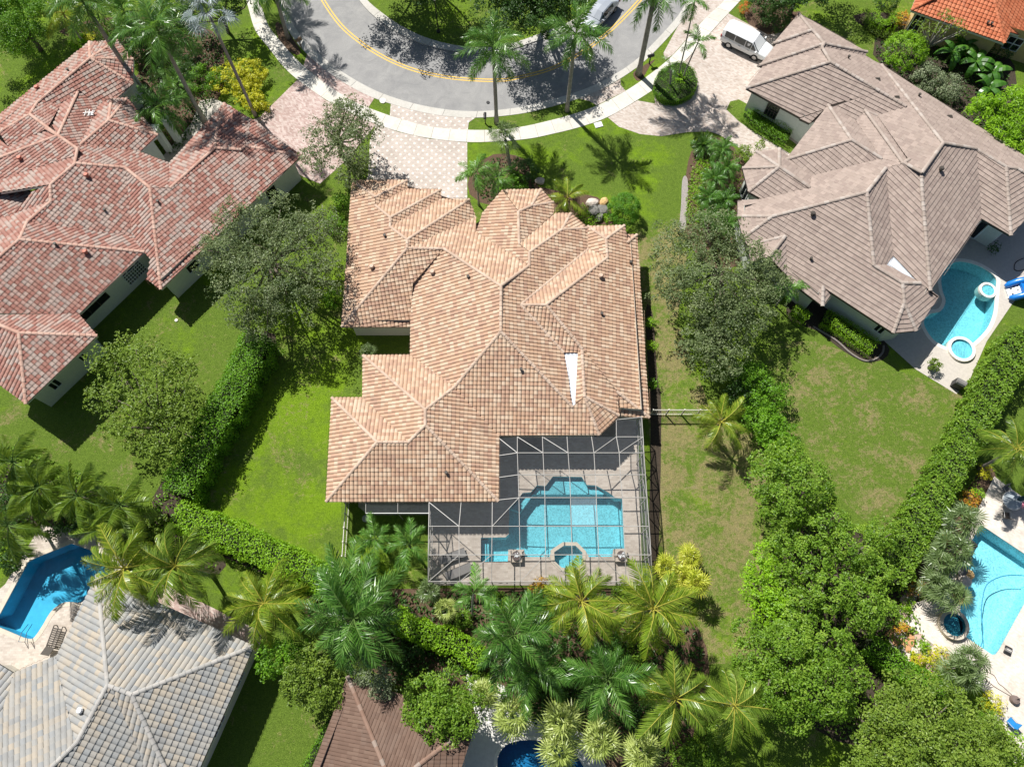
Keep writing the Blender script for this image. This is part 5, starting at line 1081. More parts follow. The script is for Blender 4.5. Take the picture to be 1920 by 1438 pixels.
mound('undergrowth_cover',None,[(650,1118),(800,1108),(1225,1112),(1290,1150),(1320,1250),(1250,1430),(1110,1380),(960,1330),(900,1275),(760,1280),(650,1220),(570,1130)],.35,L_dark,26,.30,kind='stuff',hv=.6)
mound('undergrowth_cover',None,[(-60,835),(110,868),(290,955),(405,1040),(370,1070),(210,990),(80,975),(0,1060),(-60,1050)],.45,L_ficus,30,.28,kind='stuff',hv=.6)
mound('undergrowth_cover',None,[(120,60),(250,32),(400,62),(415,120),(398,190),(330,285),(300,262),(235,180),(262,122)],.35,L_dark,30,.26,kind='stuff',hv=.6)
mound('undergrowth_cover',None,[(1300,290),(1335,262),(1375,285),(1398,335),(1395,470),(1330,490),(1290,430),(1290,350)],.3,L_ficus,16,.24,kind='stuff',hv=.6)
mound('undergrowth_cover',None,[(890,335),(928,295),(980,305),(1005,350),(1030,372),(920,380)],.3,L_dark,24,.24,kind='stuff',hv=.6)
mound('undergrowth_cover',None,[(1620,40),(1690,40),(1870,100),(1895,190),(1905,270),(1670,135),(1640,75)],.3,L_dark,22,.24,kind='stuff',hv=.6)
mound('undergrowth_cover',None,[(1700,1110),(1740,1090),(1780,1040),(1820,970),(1838,905),(1825,890),(1790,940),(1730,1040)],.25,L_olive,20,.22,kind='stuff',hv=.6)
shrub('bromeliad','bright bromeliad clump inside the oval hedge',1272,150,.7,14,L_lime,70,.2)
hedge('clipped_hedge','outer clipped hedge by the garage wall of the taupe house',[(1398,208),(1414,226),(1445,246),(1476,264)],15,.9,L_hedge,170,.10)
hedge('clipped_hedge','inner clipped hedge under the garage window',[(1412,205),(1440,222),(1484,250)],12,1.0,L_hedge,170,.10)
hedge('clipped_hedge','long lime clipped hedge in the curved wall bed',[(1546,592),(1580,610),(1615,633),(1642,652)],33,1.0,L_lime,170,.10,bumpy=.06)
hedge('clipped_hedge','short lime clipped hedge by the rear door of the taupe house',[(1488,578),(1502,588),(1514,598)],24,1.0,L_lime,170,.10,bumpy=.06)
hedge('ground_cover','yellow green ground cover strip in the planting bed',[(1325,300),(1310,330),(1302,370),(1298,420)],22,.35,L_lime,150,.11,core=False)
hedge('ground_cover','lime ground cover in front of the boulders',[(1085,390),(1105,405),(1122,414)],26,.5,L_lime,150,.11,core=False)
hedge('ground_cover','lime ground cover right of the dark boulders',[(1138,398),(1146,414)],16,.5,L_lime,150,.11,core=False)
shrub('shrub','small yellow tree by the pavilion roof',1395,290,1.8,15,L_olive,80,.15); shrub('shrub','little leafy twig bush at the pavilion corner',1425,275,1.6,8,L_olive,60,.15); shrub('shrub','low dark shrub beside the sabal palm',985,320,1.4,24,L_dark,80,.17); shrub('shrub','broad leaved shrub beneath the feather palms',960,350,1.2,26,L_hedge,70,.2)
for p,r_,m_,lab in (((1846,884),13,L_yel,'yellow croton at the tip of the deck'),((1818,936),17,L_croton,'large orange croton beside the table terrace'),((1832,925),10,L_lime,'green croton behind the orange one'),((1765,1010),12,L_croton,'orange croton under the fan palms'),((1718,1100),11,L_croton,'orange croton at the upper end of the flagstones'),((1697,1140),9,L_lime,'lime bromeliad on the flagstones, upper'),((1690,1178),10,L_croton,'orange bromeliad at the flagstone edge'),((1722,1236),13,L_yel,'yellow bromeliad amid the flagstones'),((1735,1215),9,L_lime,'lime bromeliad by the terrace edge'),((1760,1230),20,L_yel,'yellow leaved shrub left of the wide fan palm'),((1770,1280),22,L_lime,'lime shrub below the wide fan palm'),((1732,1268),13,L_yel,'yellow fern at the hedge end'),((1860,1320),20,L_yel,'golden fern clump beside the hose reel'),((1850,1350),18,L_hedge,'green shrub between golden fern and chair'),((1745,575),1,L_lime,None)):
    if lab: shrub('croton',lab,*p,.9,r_,m_,75,.19,group='colourful plants around the aqua pool',asp=.3,up=.8)
for p,r_,lab in (((1010,1100),16,'orange flecked bush at the screen wall'),((940,1130),18,'green bush by the cross shaped palm'),((870,1160),16,'low bush left of the broad feather palm'),((1010,1150),22,'bush between the feather palm and the golden pair'),((1165,1110),16,'bush between the two golden palms')):
    shrub('garden_bush',lab,*p,1.0,r_,L_croton if 'orange' in lab else L_ficus,80,.16,group='bushes below the screen room')
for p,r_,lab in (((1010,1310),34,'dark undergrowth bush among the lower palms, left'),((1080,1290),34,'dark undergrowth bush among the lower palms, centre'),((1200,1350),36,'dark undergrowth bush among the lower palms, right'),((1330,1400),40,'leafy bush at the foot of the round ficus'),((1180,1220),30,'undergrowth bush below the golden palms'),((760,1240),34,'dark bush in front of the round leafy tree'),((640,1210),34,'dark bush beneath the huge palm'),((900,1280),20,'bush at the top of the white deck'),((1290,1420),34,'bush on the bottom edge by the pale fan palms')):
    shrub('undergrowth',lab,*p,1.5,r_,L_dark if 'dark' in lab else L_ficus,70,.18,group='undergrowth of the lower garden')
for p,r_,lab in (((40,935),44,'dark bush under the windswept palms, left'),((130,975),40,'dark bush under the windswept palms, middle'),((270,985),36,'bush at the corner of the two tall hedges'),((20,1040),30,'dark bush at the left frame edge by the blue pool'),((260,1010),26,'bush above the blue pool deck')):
    shrub('thicket',lab,*p,1.6,r_,L_dark if 'dark' in lab else L_olive,70,.18,group='thicket in the left corner')
# banana plants: large leaves one by one
def banana(label,px,py,h,n,sc):
    b=at(px,py,0); e=empty('banana_plant',b,label,'banana plant'); mb=MB(); mb.tube([(0,0,0),(0,0,h*.6)],[.12,.07],8); mb.build('stem',M_rachg,e,world=False)
    for i in range(n):
        el=1.1-1.3*i/n; L_=1.7*sc*rng.uniform(.8,1.1); V=[];F=[];T=[]; yw=i*2.4+rng.normal(0,.2); p=np.array([0,0,h*.55]); th=el
        for k in range(8):
            t=k/7; w=.30*sc*math.sin(math.pi*(.06+.9*t))**.6; d=np.array([math.cos(th)*math.cos(yw),math.cos(th)*math.sin(yw),math.sin(th)]); s=np.array([-math.sin(yw),math.cos(yw),0])
            V+=[p+s*w+[0,0,-.25*w],p+[0,0,.02],p-s*w+[0,0,-.25*w]]; p=p+d*L_/7; th-=.26
        for k in range(7):
            a=3*k; F+=[[a,a+1,a+4,a+3],[a+1,a+2,a+5,a+4]]; q=min(1,max(0,.5+rng.normal(0,.2))); T+=[q,q-.1]
        o=obj('leaf',V,F,L_ban,e,tone=T,world=False)
L_ban=leaf_mat('banana_leaf',(.03,.10,.01),(.06,.18,.018),(.14,.30,.04),.35,.35,.5)
for c,lab in (((1795,105),'tall banana plant against the yellow wall'),((1772,118),'banana plant beside the leaning bare tree'),((1815,135),'banana plant in the middle of the row'),((1845,155),'banana plant with the widest spread leaves'),((1838,185),'banana plant at the edge of the bright shrub')): banana(lab,*c,2.6,9,1.1)

mound('undergrowth_cover',None,[(1455,875),(1540,945),(1655,1045),(1715,1125),(1745,1300),(1620,1390),(1490,1330),(1415,1200),(1445,1080),(1500,985)],.6,L_ficus,26,.26,kind='stuff',hv=.6)
mound('undergrowth_cover',None,[(472,650),(515,655),(440,820),(355,955),(640,1085),(890,1222),(855,1255),(620,1130),(305,985),(342,855)],.4,L_hedge,26,.24,kind='stuff',hv=.6)
# ---------------------------------------------------------------- screen room over the pool
M_alu=plain('beige_aluminium',(.36,.345,.32),.45,.05,5,spec=.5); M_aluw=plain('white_aluminium',(.66,.66,.64),.45,.05,5); M_blk=plain('black_metal',(.02,.02,.02),.5,.1); 
S1=screen_mat('insect_screen',(.11,.118,.128),.80); S2=screen_mat('dense_insect_screen',(.04,.043,.048),.62); S3=screen_mat('new_pale_screen',(.40,.46,.50),.76); S4=screen_mat('wall_screen',(.10,.108,.118),.66)
cg=empty('screen_enclosure',(*at(1000,960)[:2],0),'dark mesh screen room on pale beams over the turquoise pool','screen enclosure')
Zt=3.35; Zw=2.9
def Gp(x,y,z): return at(x,y,z)
rows={0:(819,3.0),1:(849,3.35),2:(890,3.35),3:(933,3.35),4:(986.6,3.35),5:(1040,3.35),6:(1090,2.3)}
colx={ -3:{4:804,5:803,6:803},-2:{4:860.6,5:861,6:862},-1:{4:922.7,5:922,6:922},0:{0:970,1:970,2:971.5,3:973,4:974,5:975,6:975.5},1:{0:1017,1:1018,2:1020,3:1021.6,4:1022,5:1023,6:1024},2:{0:1063,1:1065,2:1068,3:1069.7,4:1071,5:1072.5,6:1074},3:{0:1109,1:1113.5,2:1116,3:1118,4:1120,5:1122.5,6:1124},4:{0:1155.6,1:1161,2:1163,3:1167,4:1169,5:1172,6:1174},5:{0:1205.6,1:1207,2:1210,3:1213,4:1217,5:1220.5,6:1223}}
GPT={(c,r):at(x,rows[r][0],rows[r][1]) for c,d in colx.items() for r,x in d.items()}
GPT.update({(-3,3.5):at(804.5,941.5,3.0),(-2,3.5):at(864.6,941.5,3.0),(-1,3.5):at(923,941.5,3.0),(-.5,3):at(936,937,3.05),(-.5,2):at(936,895,3.05),(-.5,1):at(936,854,3.05),(-.5,0):at(936,822,3.0),(4,-1):at(1155.5,787,3.0),(5,-1):at(1203,782,3.0)})
def beam(a,b,w=.042,h=.10,name='beam',m=M_alu):
    mb=MB(); mb.bar(a,b,w,h); return mb.build(name,m,cg)
def chain(keys,**k):
    for a,b in zip(keys[:-1],keys[1:]): beam(GPT[a],GPT[b],**k)
for r in (1,2,3,4,5,6): 
    cs=sorted(c for c in colx if r in colx[c]); chain([(c,r) for c in cs])
for c in colx:
    rs=sorted(colx[c]); chain([(c,r) for r in rs])
for a,b in (((-3,3.5),(-3,4)),((-2,3.5),(-2,4)),((-1,3.5),(-1,4)),((-.5,3),(0,3)),((-.5,2),(0,2)),((-.5,1),(0,1)),((4,-1),(4,0)),((5,-1),(5,0)),((4,0),(5,0)),((4,-1),(5,-1)),
  ((-.5,0),(0,1)),((0,0),(1,1)),((1,0),(2,1)),((4,0),(3,1)),((5,0),(4,1)),((-3,3.5),(-2,4)),((0,3),(-1,4)),((-2,5),(-3,6)),((-1,5),(-2,6)),((1,5),(0,6)),((1,5),(2,6)),((3,5),(4,6)),((4,5),(5,6))): beam(GPT[a],GPT[b],.042,.07,'brace')
cells=[((c,r),(c+1,r),(c+1,r+1),(c,r+1)) for c in range(0,5) for r in range(0,6)]+[((c,r),(c+1,r),(c+1,r+1),(c,r+1)) for c in (-3,-2,-1) for r in (4,5)]+[((-.5,0),(0,0),(0,1),(-.5,1)),((-.5,1),(0,1),(0,2),(-.5,2)),((-.5,2),(0,2),(0,3),(-.5,3)),((-.5,3),(0,3),(0,4),(-1,4),(-1,3.5)),((-3,3.5),(-2,3.5),(-2,4),(-3,4)),((-2,3.5),(-1,3.5),(-1,4),(-2,4)),((4,-1),(5,-1),(5,0),(4,0))]
for cell in cells:
    P=[GPT[k]-np.array([0,0,.03]) for k in cell]; m=S1
    if cell[0] in((0,0),): m=S2
    if cell[0]==(2,3): m=S3
    obj('screen_panel',P,[list(range(len(P)))],m,cg)
# walls of the screen room: posts, rails, braces and mesh
def swall(keys,zb=0.0):
    top=[GPT[k] for k in keys]
    for i,a in enumerate(top):
        g=np.array([a[0],a[1],zb]); beam(g,a,.06,.06,'post')
        if i:
            b=top[i-1]; h=np.array([b[0],b[1],zb]); obj('screen_panel',[h,g,a,b],[[0,1,2,3]],S4,cg)
            for z in (.9,2.2): beam([a[0],a[1],z],[b[0],b[1],z],.05,.06,'rail')
            beam([a[0],a[1],2.2] if i%2 else a,[b[0],b[1],2.2] if not i%2 else b,.045,.05,'brace')
swall([(5,-1),(5,0),(5,1),(5,2),(5,3),(5,4),(5,5),(5,6)]); swall([(c,6) for c in (-3,-2,-1,0,1,2,3,4,5)]); swall([(-3,3.5),(-3,4),(-3,5),(-3,6)])
GPT.update({('s',0):at(686,941,2.9),('s',1):at(746,941,2.9),('s',2):at(804,941,2.9),('s',3):at(686,962,2.7),('s',4):at(746,962,2.7),('s',5):at(804,962,2.7)})
chain([('s',3),('s',4),('s',5)],m=M_aluw); chain([('s',0),('s',3)]); chain([('s',1),('s',4)])
for a in ((0,1,4,3),(1,2,5,4)): obj('screen_panel',[GPT[('s',k)]-np.array([0,0,.03]) for k in a],[[0,1,2,3]],S1,cg)
for k in (3,4,5): beam([*GPT[('s',k)][:2],0],GPT[('s',k)],.06,.06,'post')
# ---- furniture inside
M_sling=plain('grey_sling',(.20,.19,.18),.8,.1); M_frame=plain('bronze_frame',(.06,.05,.04),.5,.1); M_stone=plain('beige_stone',(.50,.43,.35),.9,.15,6); M_glassb=plain('white_fire_glass',(.75,.77,.78),.2,.3,30)
def lounger(label,px,py,yaw,mat=M_sling,slats=False):
    e=empty('sun_lounger',at(px,py),label,'sun lounger','sun loungers by the pools'); Rz=Matrix.Rotation(yaw,3,'Z')
    def B(name,parts,m):
        mb=MB()
        for c,h,M in parts: mb.box(Rz@Vector(c),h,Rz@M if M is not None else Rz)
        mb.build(name,m,e,world=False)
    T=Matrix.Rotation(-.55,3,'Y')
    if slats:
        for k in range(9): B('slat',[((-.55+k*.14,0,.36),(.045,.30,.015),None)],M_frame)
        B('frame',[((0,.32,.33),(.75,.025,.03),None),((0,-.32,.33),(.75,.025,.03),None),((.74,0,.33),(.025,.32,.03),None)],M_frame)
        B('backrest',[((.95,0,.55),(.32,.31,.02),T)],M_frame)
    else:
        B('seat',[((-.25,0,.33),(.70,.31,.025),None)],mat); B('backrest',[((.72,0,.50),(.36,.31,.025),T)],mat)
        B('frame',[((-.1,.33,.30),(.90,.02,.025),None),((-.1,-.33,.30),(.90,.02,.025),None)],M_frame)
    for sx in (-.75,.65):
        for sy in (-.3,.3): B('leg',[((sx,sy,.15),(.025,.025,.15),None)],M_frame)
lounger('grey lounger inside the screen room, upper of two',850,1044,-2.80); lounger('grey lounger inside the screen room, lower of two',862,1072,-2.75)
lounger('slatted dark lounger on the terrace by the deep blue pool',107,1194,-1.75,slats=True)
def fire_bowl(label,px,py):
    e=empty('fire_bowl',at(px,py),label,'fire bowl','fire bowls at the pool edge'); mb=MB(); mb.box((0,0,.25),(.42,.42,.25)); mb.build('plinth',M_stone,e,world=False)
    mb=MB(); mb.lathe((0,0,.5),[(.1,0),(.30,.06),(.34,.16),(.28,.16)],14); mb.build('bowl',plain('dark_bowl',(.10,.07,.06),.6,.1),e,world=False)
    mb=MB()
    for k in range(14): a=rng.uniform(0,6.28); r=rng.uniform(0,.22); s=rng.uniform(.03,.06); mb.box((r*math.cos(a),r*math.sin(a),.66),(s,s,s),Matrix.Rotation(a,3,'Z'))
    mb.build('glass_stones',M_glassb,e,world=False)
fire_bowl('fire bowl on the pool edge left of the spa',968,1044); fire_bowl('fire bowl on the pool edge right of the spa',1163,1043)
# ---- slatted fences
def fence(label,a,b,h,n,mat,post=4):
    A,B=at(*a),at(*b); e=empty('fence',(A+B)/2,label,'fence'); L=np.linalg.norm(B-A); d=(B-A)/L
    for k in range(post+1):
        p=A+d*L*k/post; mb=MB(); mb.bar(p,p+[0,0,h+.08],.075); mb.box(p+[0,0,h+.09],(.05,.05,.015)); mb.build('post',mat,e)
    for z in (.18,h-.08,h): mb=MB(); mb.bar(A+[0,0,z],B+[0,0,z],.045,.035); mb.build('rail',mat,e)
    for k in range(n): p=A+d*L*(k+.5)/n; mb=MB(); mb.bar(p+[0,0,.06],p+[0,0,h],.022); mb.build('picket',mat,e)
M_wf=plain('ivory_fence',(.60,.57,.50),.5,.05); M_df=plain('bronze_fence',(.30,.285,.26),.5,.05)
fence('ivory picket fence behind the left rear wing, next to the bright lawn',(655,943),(648,1046),1.25,30,M_wf,4)
fence('picket fence between the tan house and the golden coconut palm',(1219,778),(1335,778),1.3,36,M_wf,4)
# ---- cars
M_white=plain('white_car_paint',(.78,.79,.80),.25,.0,spec=.6); M_silver=plain('silver_car_paint',(.42,.45,.49),.25,.0,metal=.3,spec=.6)
m,nt,b=nodes('car_glass'); b.inputs['Base Color'].default_value=(.02,.035,.04,1); b.inputs['Roughness'].default_value=.05; b.inputs['Specular IOR Level'].default_value=.8
M_cg=m; M_tyre=plain('tyre_rubber',(.018,.018,.018),.85,.1); M_rim=plain('alloy_rim',(.45,.46,.47),.3,.0,metal=.8); M_trim=plain('black_trim',(.025,.025,.027),.5,0); M_lampw=plain('headlight_glass',(.7,.72,.74),.1,0,spec=.8); M_lampr=plain('tail_light',(.35,.02,.015),.2,0,spec=.6); M_chrome=plain('chrome',(.6,.6,.6),.15,0,metal=1)
def car(label,cat,loc,yaw,paint,st,L=4.9,W=1.95,wb=(-1.45,1.45),name='parked_car'):
    """st: stations (x, z_bottom, z_belt, z_roof or None, half width at belt, half width at roof)"""
    e=empty(name,loc,label,cat,rz=yaw); V=[];F=[]; rings=[]
    prof=lambda s: [(s[4]*.90,s[1]),(s[4]*1.0,s[1]+.18),(s[4]*1.0,(s[1]+s[2])*.5+.05),(s[4]*.96,s[2]),(s[4]*.60,s[2]+.025),(0,s[2]+.04)]
    for s in st:
        p=prof(s); ring=[(s[0],y,z) for y,z in p]+[(s[0],-y,z) for y,z in p[::-1][1:]]; rings.append(len(V)); V+=ring
    n=11
    for a,b_ in zip(rings[:-1],rings[1:]):
        for k in range(n-1): F.append([a+k,b_+k,b_+k+1,a+k+1])
        F.append([a+n-1,b_+n-1,b_,a])
    F.append([rings[0]+k for k in range(n)]); F.append([rings[-1]+k for k in range(n)][::-1])
    bm=obj('body',V,F,paint,e,smooth=False,world=False); md=bm.modifiers.new('soft','SUBSURF'); md.levels=2; md.render_levels=2
    g=[s for s in st if s[3]]; 
    # cabin: roof skin over glass sides
    V=[];F=[];mi=[]
    for s in g:
        V+=[(s[0],s[4]*.95,s[2]-.03),(s[0],s[5],s[3]-.07),(s[0],s[5]*.86,s[3]),(s[0],0,s[3]+.03),(s[0],-s[5]*.86,s[3]),(s[0],-s[5],s[3]-.07),(s[0],-s[4]*.95,s[2]-.03)]
    for i in range(len(g)-1):
        for k in range(6): F.append([7*i+k,7*i+k+1,7*i+7+k+1,7*i+7+k]); mi.append(0)
    F.append(list(range(7))[::-1]); F.append([7*(len(g)-1)+k for k in range(7)]); mi+=[0,0]
    obj('cabin',V,F,paint,e,mi=mi,world=False,smooth=False)
    def pane(nm,P,mt=M_cg,off=.012):
        P=[Vector(p) for p in P]; nrm_=(P[1]-P[0]).cross(P[2]-P[0]).normalized(); c=sum(P,Vector())/len(P)
        if nrm_.dot(c-Vector((0,0,.8)))<0: nrm_=-nrm_
        P=[c+(p-c)*.985+nrm_*off for p in P]; obj(nm,P,[list(range(len(P)))],mt,e,world=False)
    s0,s1=g[0],g[1]; e0,e1=g[-1],g[-2]
    pane('rear_window',[(s0[0],s0[4]*.9,s0[2]),(s1[0],s1[5]*.9,s1[3]-.02),(s1[0],-s1[5]*.9,s1[3]-.02),(s0[0],-s0[4]*.9,s0[2])] if s1[0]-s0[0]<.75 else [(s0[0],s0[4]*.85,s0[2]+.1),(s0[0],s0[5]*.9,s0[3]-.05),(s0[0],-s0[5]*.9,s0[3]-.05),(s0[0],-s0[4]*.85,s0[2]+.1)])
    pane('windscreen',[(e0[0],e0[4]*.90,e0[2]+.02),(e1[0],e1[5]*.9,e1[3]-.01),(e1[0],-e1[5]*.9,e1[3]-.01),(e0[0],-e0[4]*.90,e0[2]+.02)])
    for sg in (1,-1):
        for i in range(1,len(g)-2):
            a,b_=g[i],g[i+1]; pane('side_window',[(a[0]+.03,sg*a[4]*.95,a[2]+.03),(b_[0]-.03,sg*b_[4]*.95,b_[2]+.03),(b_[0]-.03,sg*b_[5]*1.0,b_[3]-.09),(a[0]+.03,sg*a[5]*1.0,a[3]-.09)])
        a,b_=g[-2],g[-1]; pane('side_window',[(a[0]+.03,sg*a[4]*.95,a[2]+.03),(b_[0]-.15,sg*b_[4]*.95,b_[2]+.02),(a[0]+.03,sg*a[5],a[3]-.09)])
        for wx in wb:
            mb=MB(); y=sg*(W/2-.10); ring=[(.20,-.11),(.33,-.11),(.35,-.07),(.35,.07),(.33,.11),(.20,.11)]; n0=18; vv=[];ff=[]
            for r,o in ring: vv+=[(wx+r*math.cos(2*math.pi*k/n0),y+o,.35+r*math.sin(2*math.pi*k/n0)) for k in range(n0)]
            for i in range(5): ff+=[[i*n0+k,i*n0+(k+1)%n0,(i+1)*n0+(k+1)%n0,(i+1)*n0+k] for k in range(n0)]
            w_=obj('wheel',vv,ff,M_tyre,e,world=False)
            mb.lathe((0,0,0),[(.02,.05),(.06,.05),(.09,.02),(.20,.03),(.215,.06)],12); M=Matrix.Translation((wx,y+sg*.05,.35))@Matrix.Rotation(-sg*math.pi/2,4,'X'); vv=[tuple(M@Vector(v)) for v in mb.V]
            o=obj('rim',vv,mb.F,M_rim,w_,world=False)
            mb=MB(); mb.box((wx,sg*(W/2-.16),.40),(.42,.10,.36)); mb.build('wheel_arch',M_trim,e,world=False)
        hx=st[-2][0]; mb=MB(); mb.box((st[-1][0]-.16,sg*W*.36,st[-1][2]-.08),(.16,.16,.06),Matrix.Rotation(-sg*.35,3,'Z')); mb.build('headlight',M_lampw,e,world=False)
        mb=MB(); mb.box((st[0][0]+.07,sg*W*.42,st[0][2]-.02),(.07,.08,.13)); mb.build('tail_light',M_lampr,e,world=False)
        mb=MB(); mb.box((e0[0]-.18,sg*(W/2+.08),e0[2]+.08),(.06,.11,.07)); mb.build('mirror',paint,e,world=False)
        for dx in (-.35,.55): mb=MB(); mb.box((dx,sg*(W/2+.005),st[len(st)//2][2]-.16),(.11,.015,.02)); mb.build('door_handle',M_chrome,e,world=False)
    mb=MB(); mb.box((st[-1][0]-.02,0,.62),(.03,W*.24,.09)); mb.build('grille',M_trim,e,world=False)
    mb=MB(); mb.box((0,0,.28),(L*.44,W*.42,.07)); mb.build('underbody',M_trim,e,world=False)
    return e
a_=at(1366.4,84.6,.35); b_=at(1414.4,107.8,.35); d_=b_-a_; yw=math.atan2(d_[1],d_[0]); nn_=np.array([-d_[1],d_[0],0])/np.linalg.norm(d_)
wbl=np.linalg.norm(d_); cc=(a_+b_)/2+nn_*.88; cc[2]=0
car('white people carrier parked on the driveway of the taupe house','van',cc,yw,M_white,[(-2.42,.32,.95,None,.80,0),(-2.36,.28,1.05,1.55,.93,.72),(-2.05,.26,1.05,1.72,.97,.80),(-1.0,.24,1.03,1.76,.985,.83),(.1,.24,1.0,1.74,.985,.82),(.75,.24,.99,1.66,.98,.78),(1.50,.25,1.0,1.04,.96,.86),(2.15,.27,.88,None,.90,0),(2.45,.30,.76,None,.78,0),(2.52,.34,.66,None,.66,0)],4.95,1.96,(-wbl/2,wbl/2))
a_=at(1098,62); b_=at(1146,8); d_=b_-a_; yw2=math.atan2(d_[1],d_[0])
car('silver car parked on the inner kerb, partly hidden by the palm crown','car',at(1124,33),yw2+math.pi,M_silver,[(-2.30,.32,.80,None,.74,0),(-2.15,.27,.92,None,.86,0),(-1.75,.25,.95,.98,.90,.82),(-1.05,.24,.94,1.36,.91,.66),(-.1,.24,.92,1.42,.92,.68),(.55,.24,.92,1.34,.92,.66),(1.25,.25,.93,.97,.90,.80),(1.95,.27,.80,None,.85,0),(2.30,.32,.66,None,.70,0)],4.6,1.84,(-1.35,1.4))
# ---- street furniture
def mailbox(label,base,mat,rz=0):
    b=at(*base); e=empty('mailbox',b,label,'mailbox',rz=rz); mb=MB(); mb.bar((0,0,0),(0,0,.95),.09); mb.bar((-.18,0,.85),(.25,0,.85),.06); mb.build('post',mat,e,world=False)
    mb=MB(); pr_=[(-.13,.92),(-.13,1.06),(-.08,1.14),(0,1.17),(.08,1.14),(.13,1.06),(.13,.92)]
    v=[(x,y,z) for x in (-.30,.32) for y,z in pr_]; mb.add(v,[[k,k+1,k+8,k+7] for k in range(6)]+[[0,7,13,6],list(range(7))[::-1],[7+k for k in range(7)]]); mb.build('box',mat,e,world=False)
    mb=MB(); mb.box((.1,.145,1.1),(.02,.01,.08)); mb.build('flag',M_lampr,e,world=False)
mailbox('brown mailbox by the kerb near the leaning palm shadows',(565,90),M_brown,.6); mailbox('dark mailbox on the verge next to a tall palm base',(910,232),M_blk,1.57); mailbox('dark mailbox beside the oval bed on the grass tip',(1217,120),M_trim,.3)
b=at(822,60); e=empty('street_lamp',b,'slender dark street lamp on the traffic island','street lamp'); mb=MB(); mb.tube([(0,0,0),(0,0,.5),(0,0,3.7)],[.10,.055,.045],8); mb.build('pole',M_blk,e,world=False)
mb=MB(); mb.lathe((0,0,3.7),[(.08,0),(.17,.10),(.20,.42),(.05,.58)],10); mb.build('lantern',plain('lantern_glass',(.55,.55,.52),.3,.05),e,world=False); mb=MB(); mb.lathe((0,0,0),[(.2,0),(.2,.12),(.12,.2)],10); mb.build('base',M_blk,e,world=False)
def cover(name,label,px,py,r,m,rnd=True):
    b=at(px,py); mb=MB()
    if rnd: mb.lathe((*b[:2],.0),[(r,0),(r,.06),(r*.8,.08)],14)
    else: mb.box((*b[:2],.03),(r*1.3,r,.05),Matrix.Rotation(.3,3,'Z'))
    o=mb.build(name,m); tag(o,label,'cover')
cover('utility_cover','pale round cover on the grass island between driveways',718,190,.30,M_copew); cover('utility_cover','pale square box lid in the front lawn by the pavement',1122,235,.28,M_aluw,False); cover('utility_cover','white lid in the lawn beside the rose house shadow',331,601,.14,M_copew); cover('utility_cover','round drain lid in the shaded gap behind the house',686,972,.28,M_alu)
cover('manhole_cover','small dark iron lid in the road',915,193,.16,M_trim)
# ---- boulders
def boulder(label,px,py,r,m,fl=.7,seed=0):
    c=at(px,py,r*.4); bm=bmesh.new(); bmesh.ops.create_icosphere(bm,subdivisions=2,radius=1); g=np.random.default_rng(seed)
    k=g.normal(size=(5,3)); k=k/np.linalg.norm(k,axis=1)[:,None]
    for v in bm.verts:
        p=np.array(v.co); s=1.0
        for q in k: s=min(s,.74/max(.25,abs(p@q))) if p@q>0 else s
        v.co=Vector(p*s*r*g.uniform(.93,1.07)*np.array([1.15,.95,fl]))
    me=bpy.data.meshes.new('boulder'); bm.to_mesh(me); bm.free(); me.materials.append(m); o=link('boulder',me); o.location=c; o.rotation_euler=(g.uniform(-.3,.3),g.uniform(-.3,.3),g.uniform(0,6)); tag(o,label,'boulder','boulders by the clipped dome')
M_r1=plain('pale_rock',(.52,.45,.39),.9,.25,5,bmp=.4); M_r2=plain('ochre_rock',(.55,.36,.16),.9,.3,5,bmp=.4); M_r3=plain('dark_rock',(.16,.155,.14),.9,.35,6,bmp=.4)
boulder('pale pinkish boulder, upper left of the group',1111,381,.55,M_r1,.75,1); boulder('yellow orange boulder, upper right of the group',1132,381,.48,M_r2,.75,2); boulder('grey boulder beneath the pale one',1114,396,.60,M_r3,.7,3); boulder('grey boulder beneath the orange one',1129,394,.55,M_r3,.7,4); boulder('small dark boulder at the bottom of the group',1124,408,.45,M_r3,.6,5)
boulder('white rock at the edge of the front palms',1012,340,.42,M_r1,.6,6)
boulder('white rocks under the golden fern by the terrace',1872,1342,.4,M_r1,.6,8)
# rock notch at the aqua pool
for i,(x,y,r_) in enumerate(((1808,1088,.55),(1815,1078,.45),(1802,1070,.5),(1795,1100,.5),(1800,1120,.45),(1822,1022,.4),(1812,1046,.4))): boulder('rounded waterside rock on the left edge of the aqua pool, number %s from the spa end'%('first','second','third','fourth','fifth','sixth','seventh')[i] if False else ('brown rock in the notch of the aqua pool','pale rock above the notch of the aqua pool','rock behind the notch of the aqua pool','rock left of the notch of the aqua pool','rock between the notch and the round spa','rock high on the left pool edge','rock midway on the left pool edge')[i],x,y,r_,(M_r1,M_r2,M_r3)[i%3],.6,20+i)
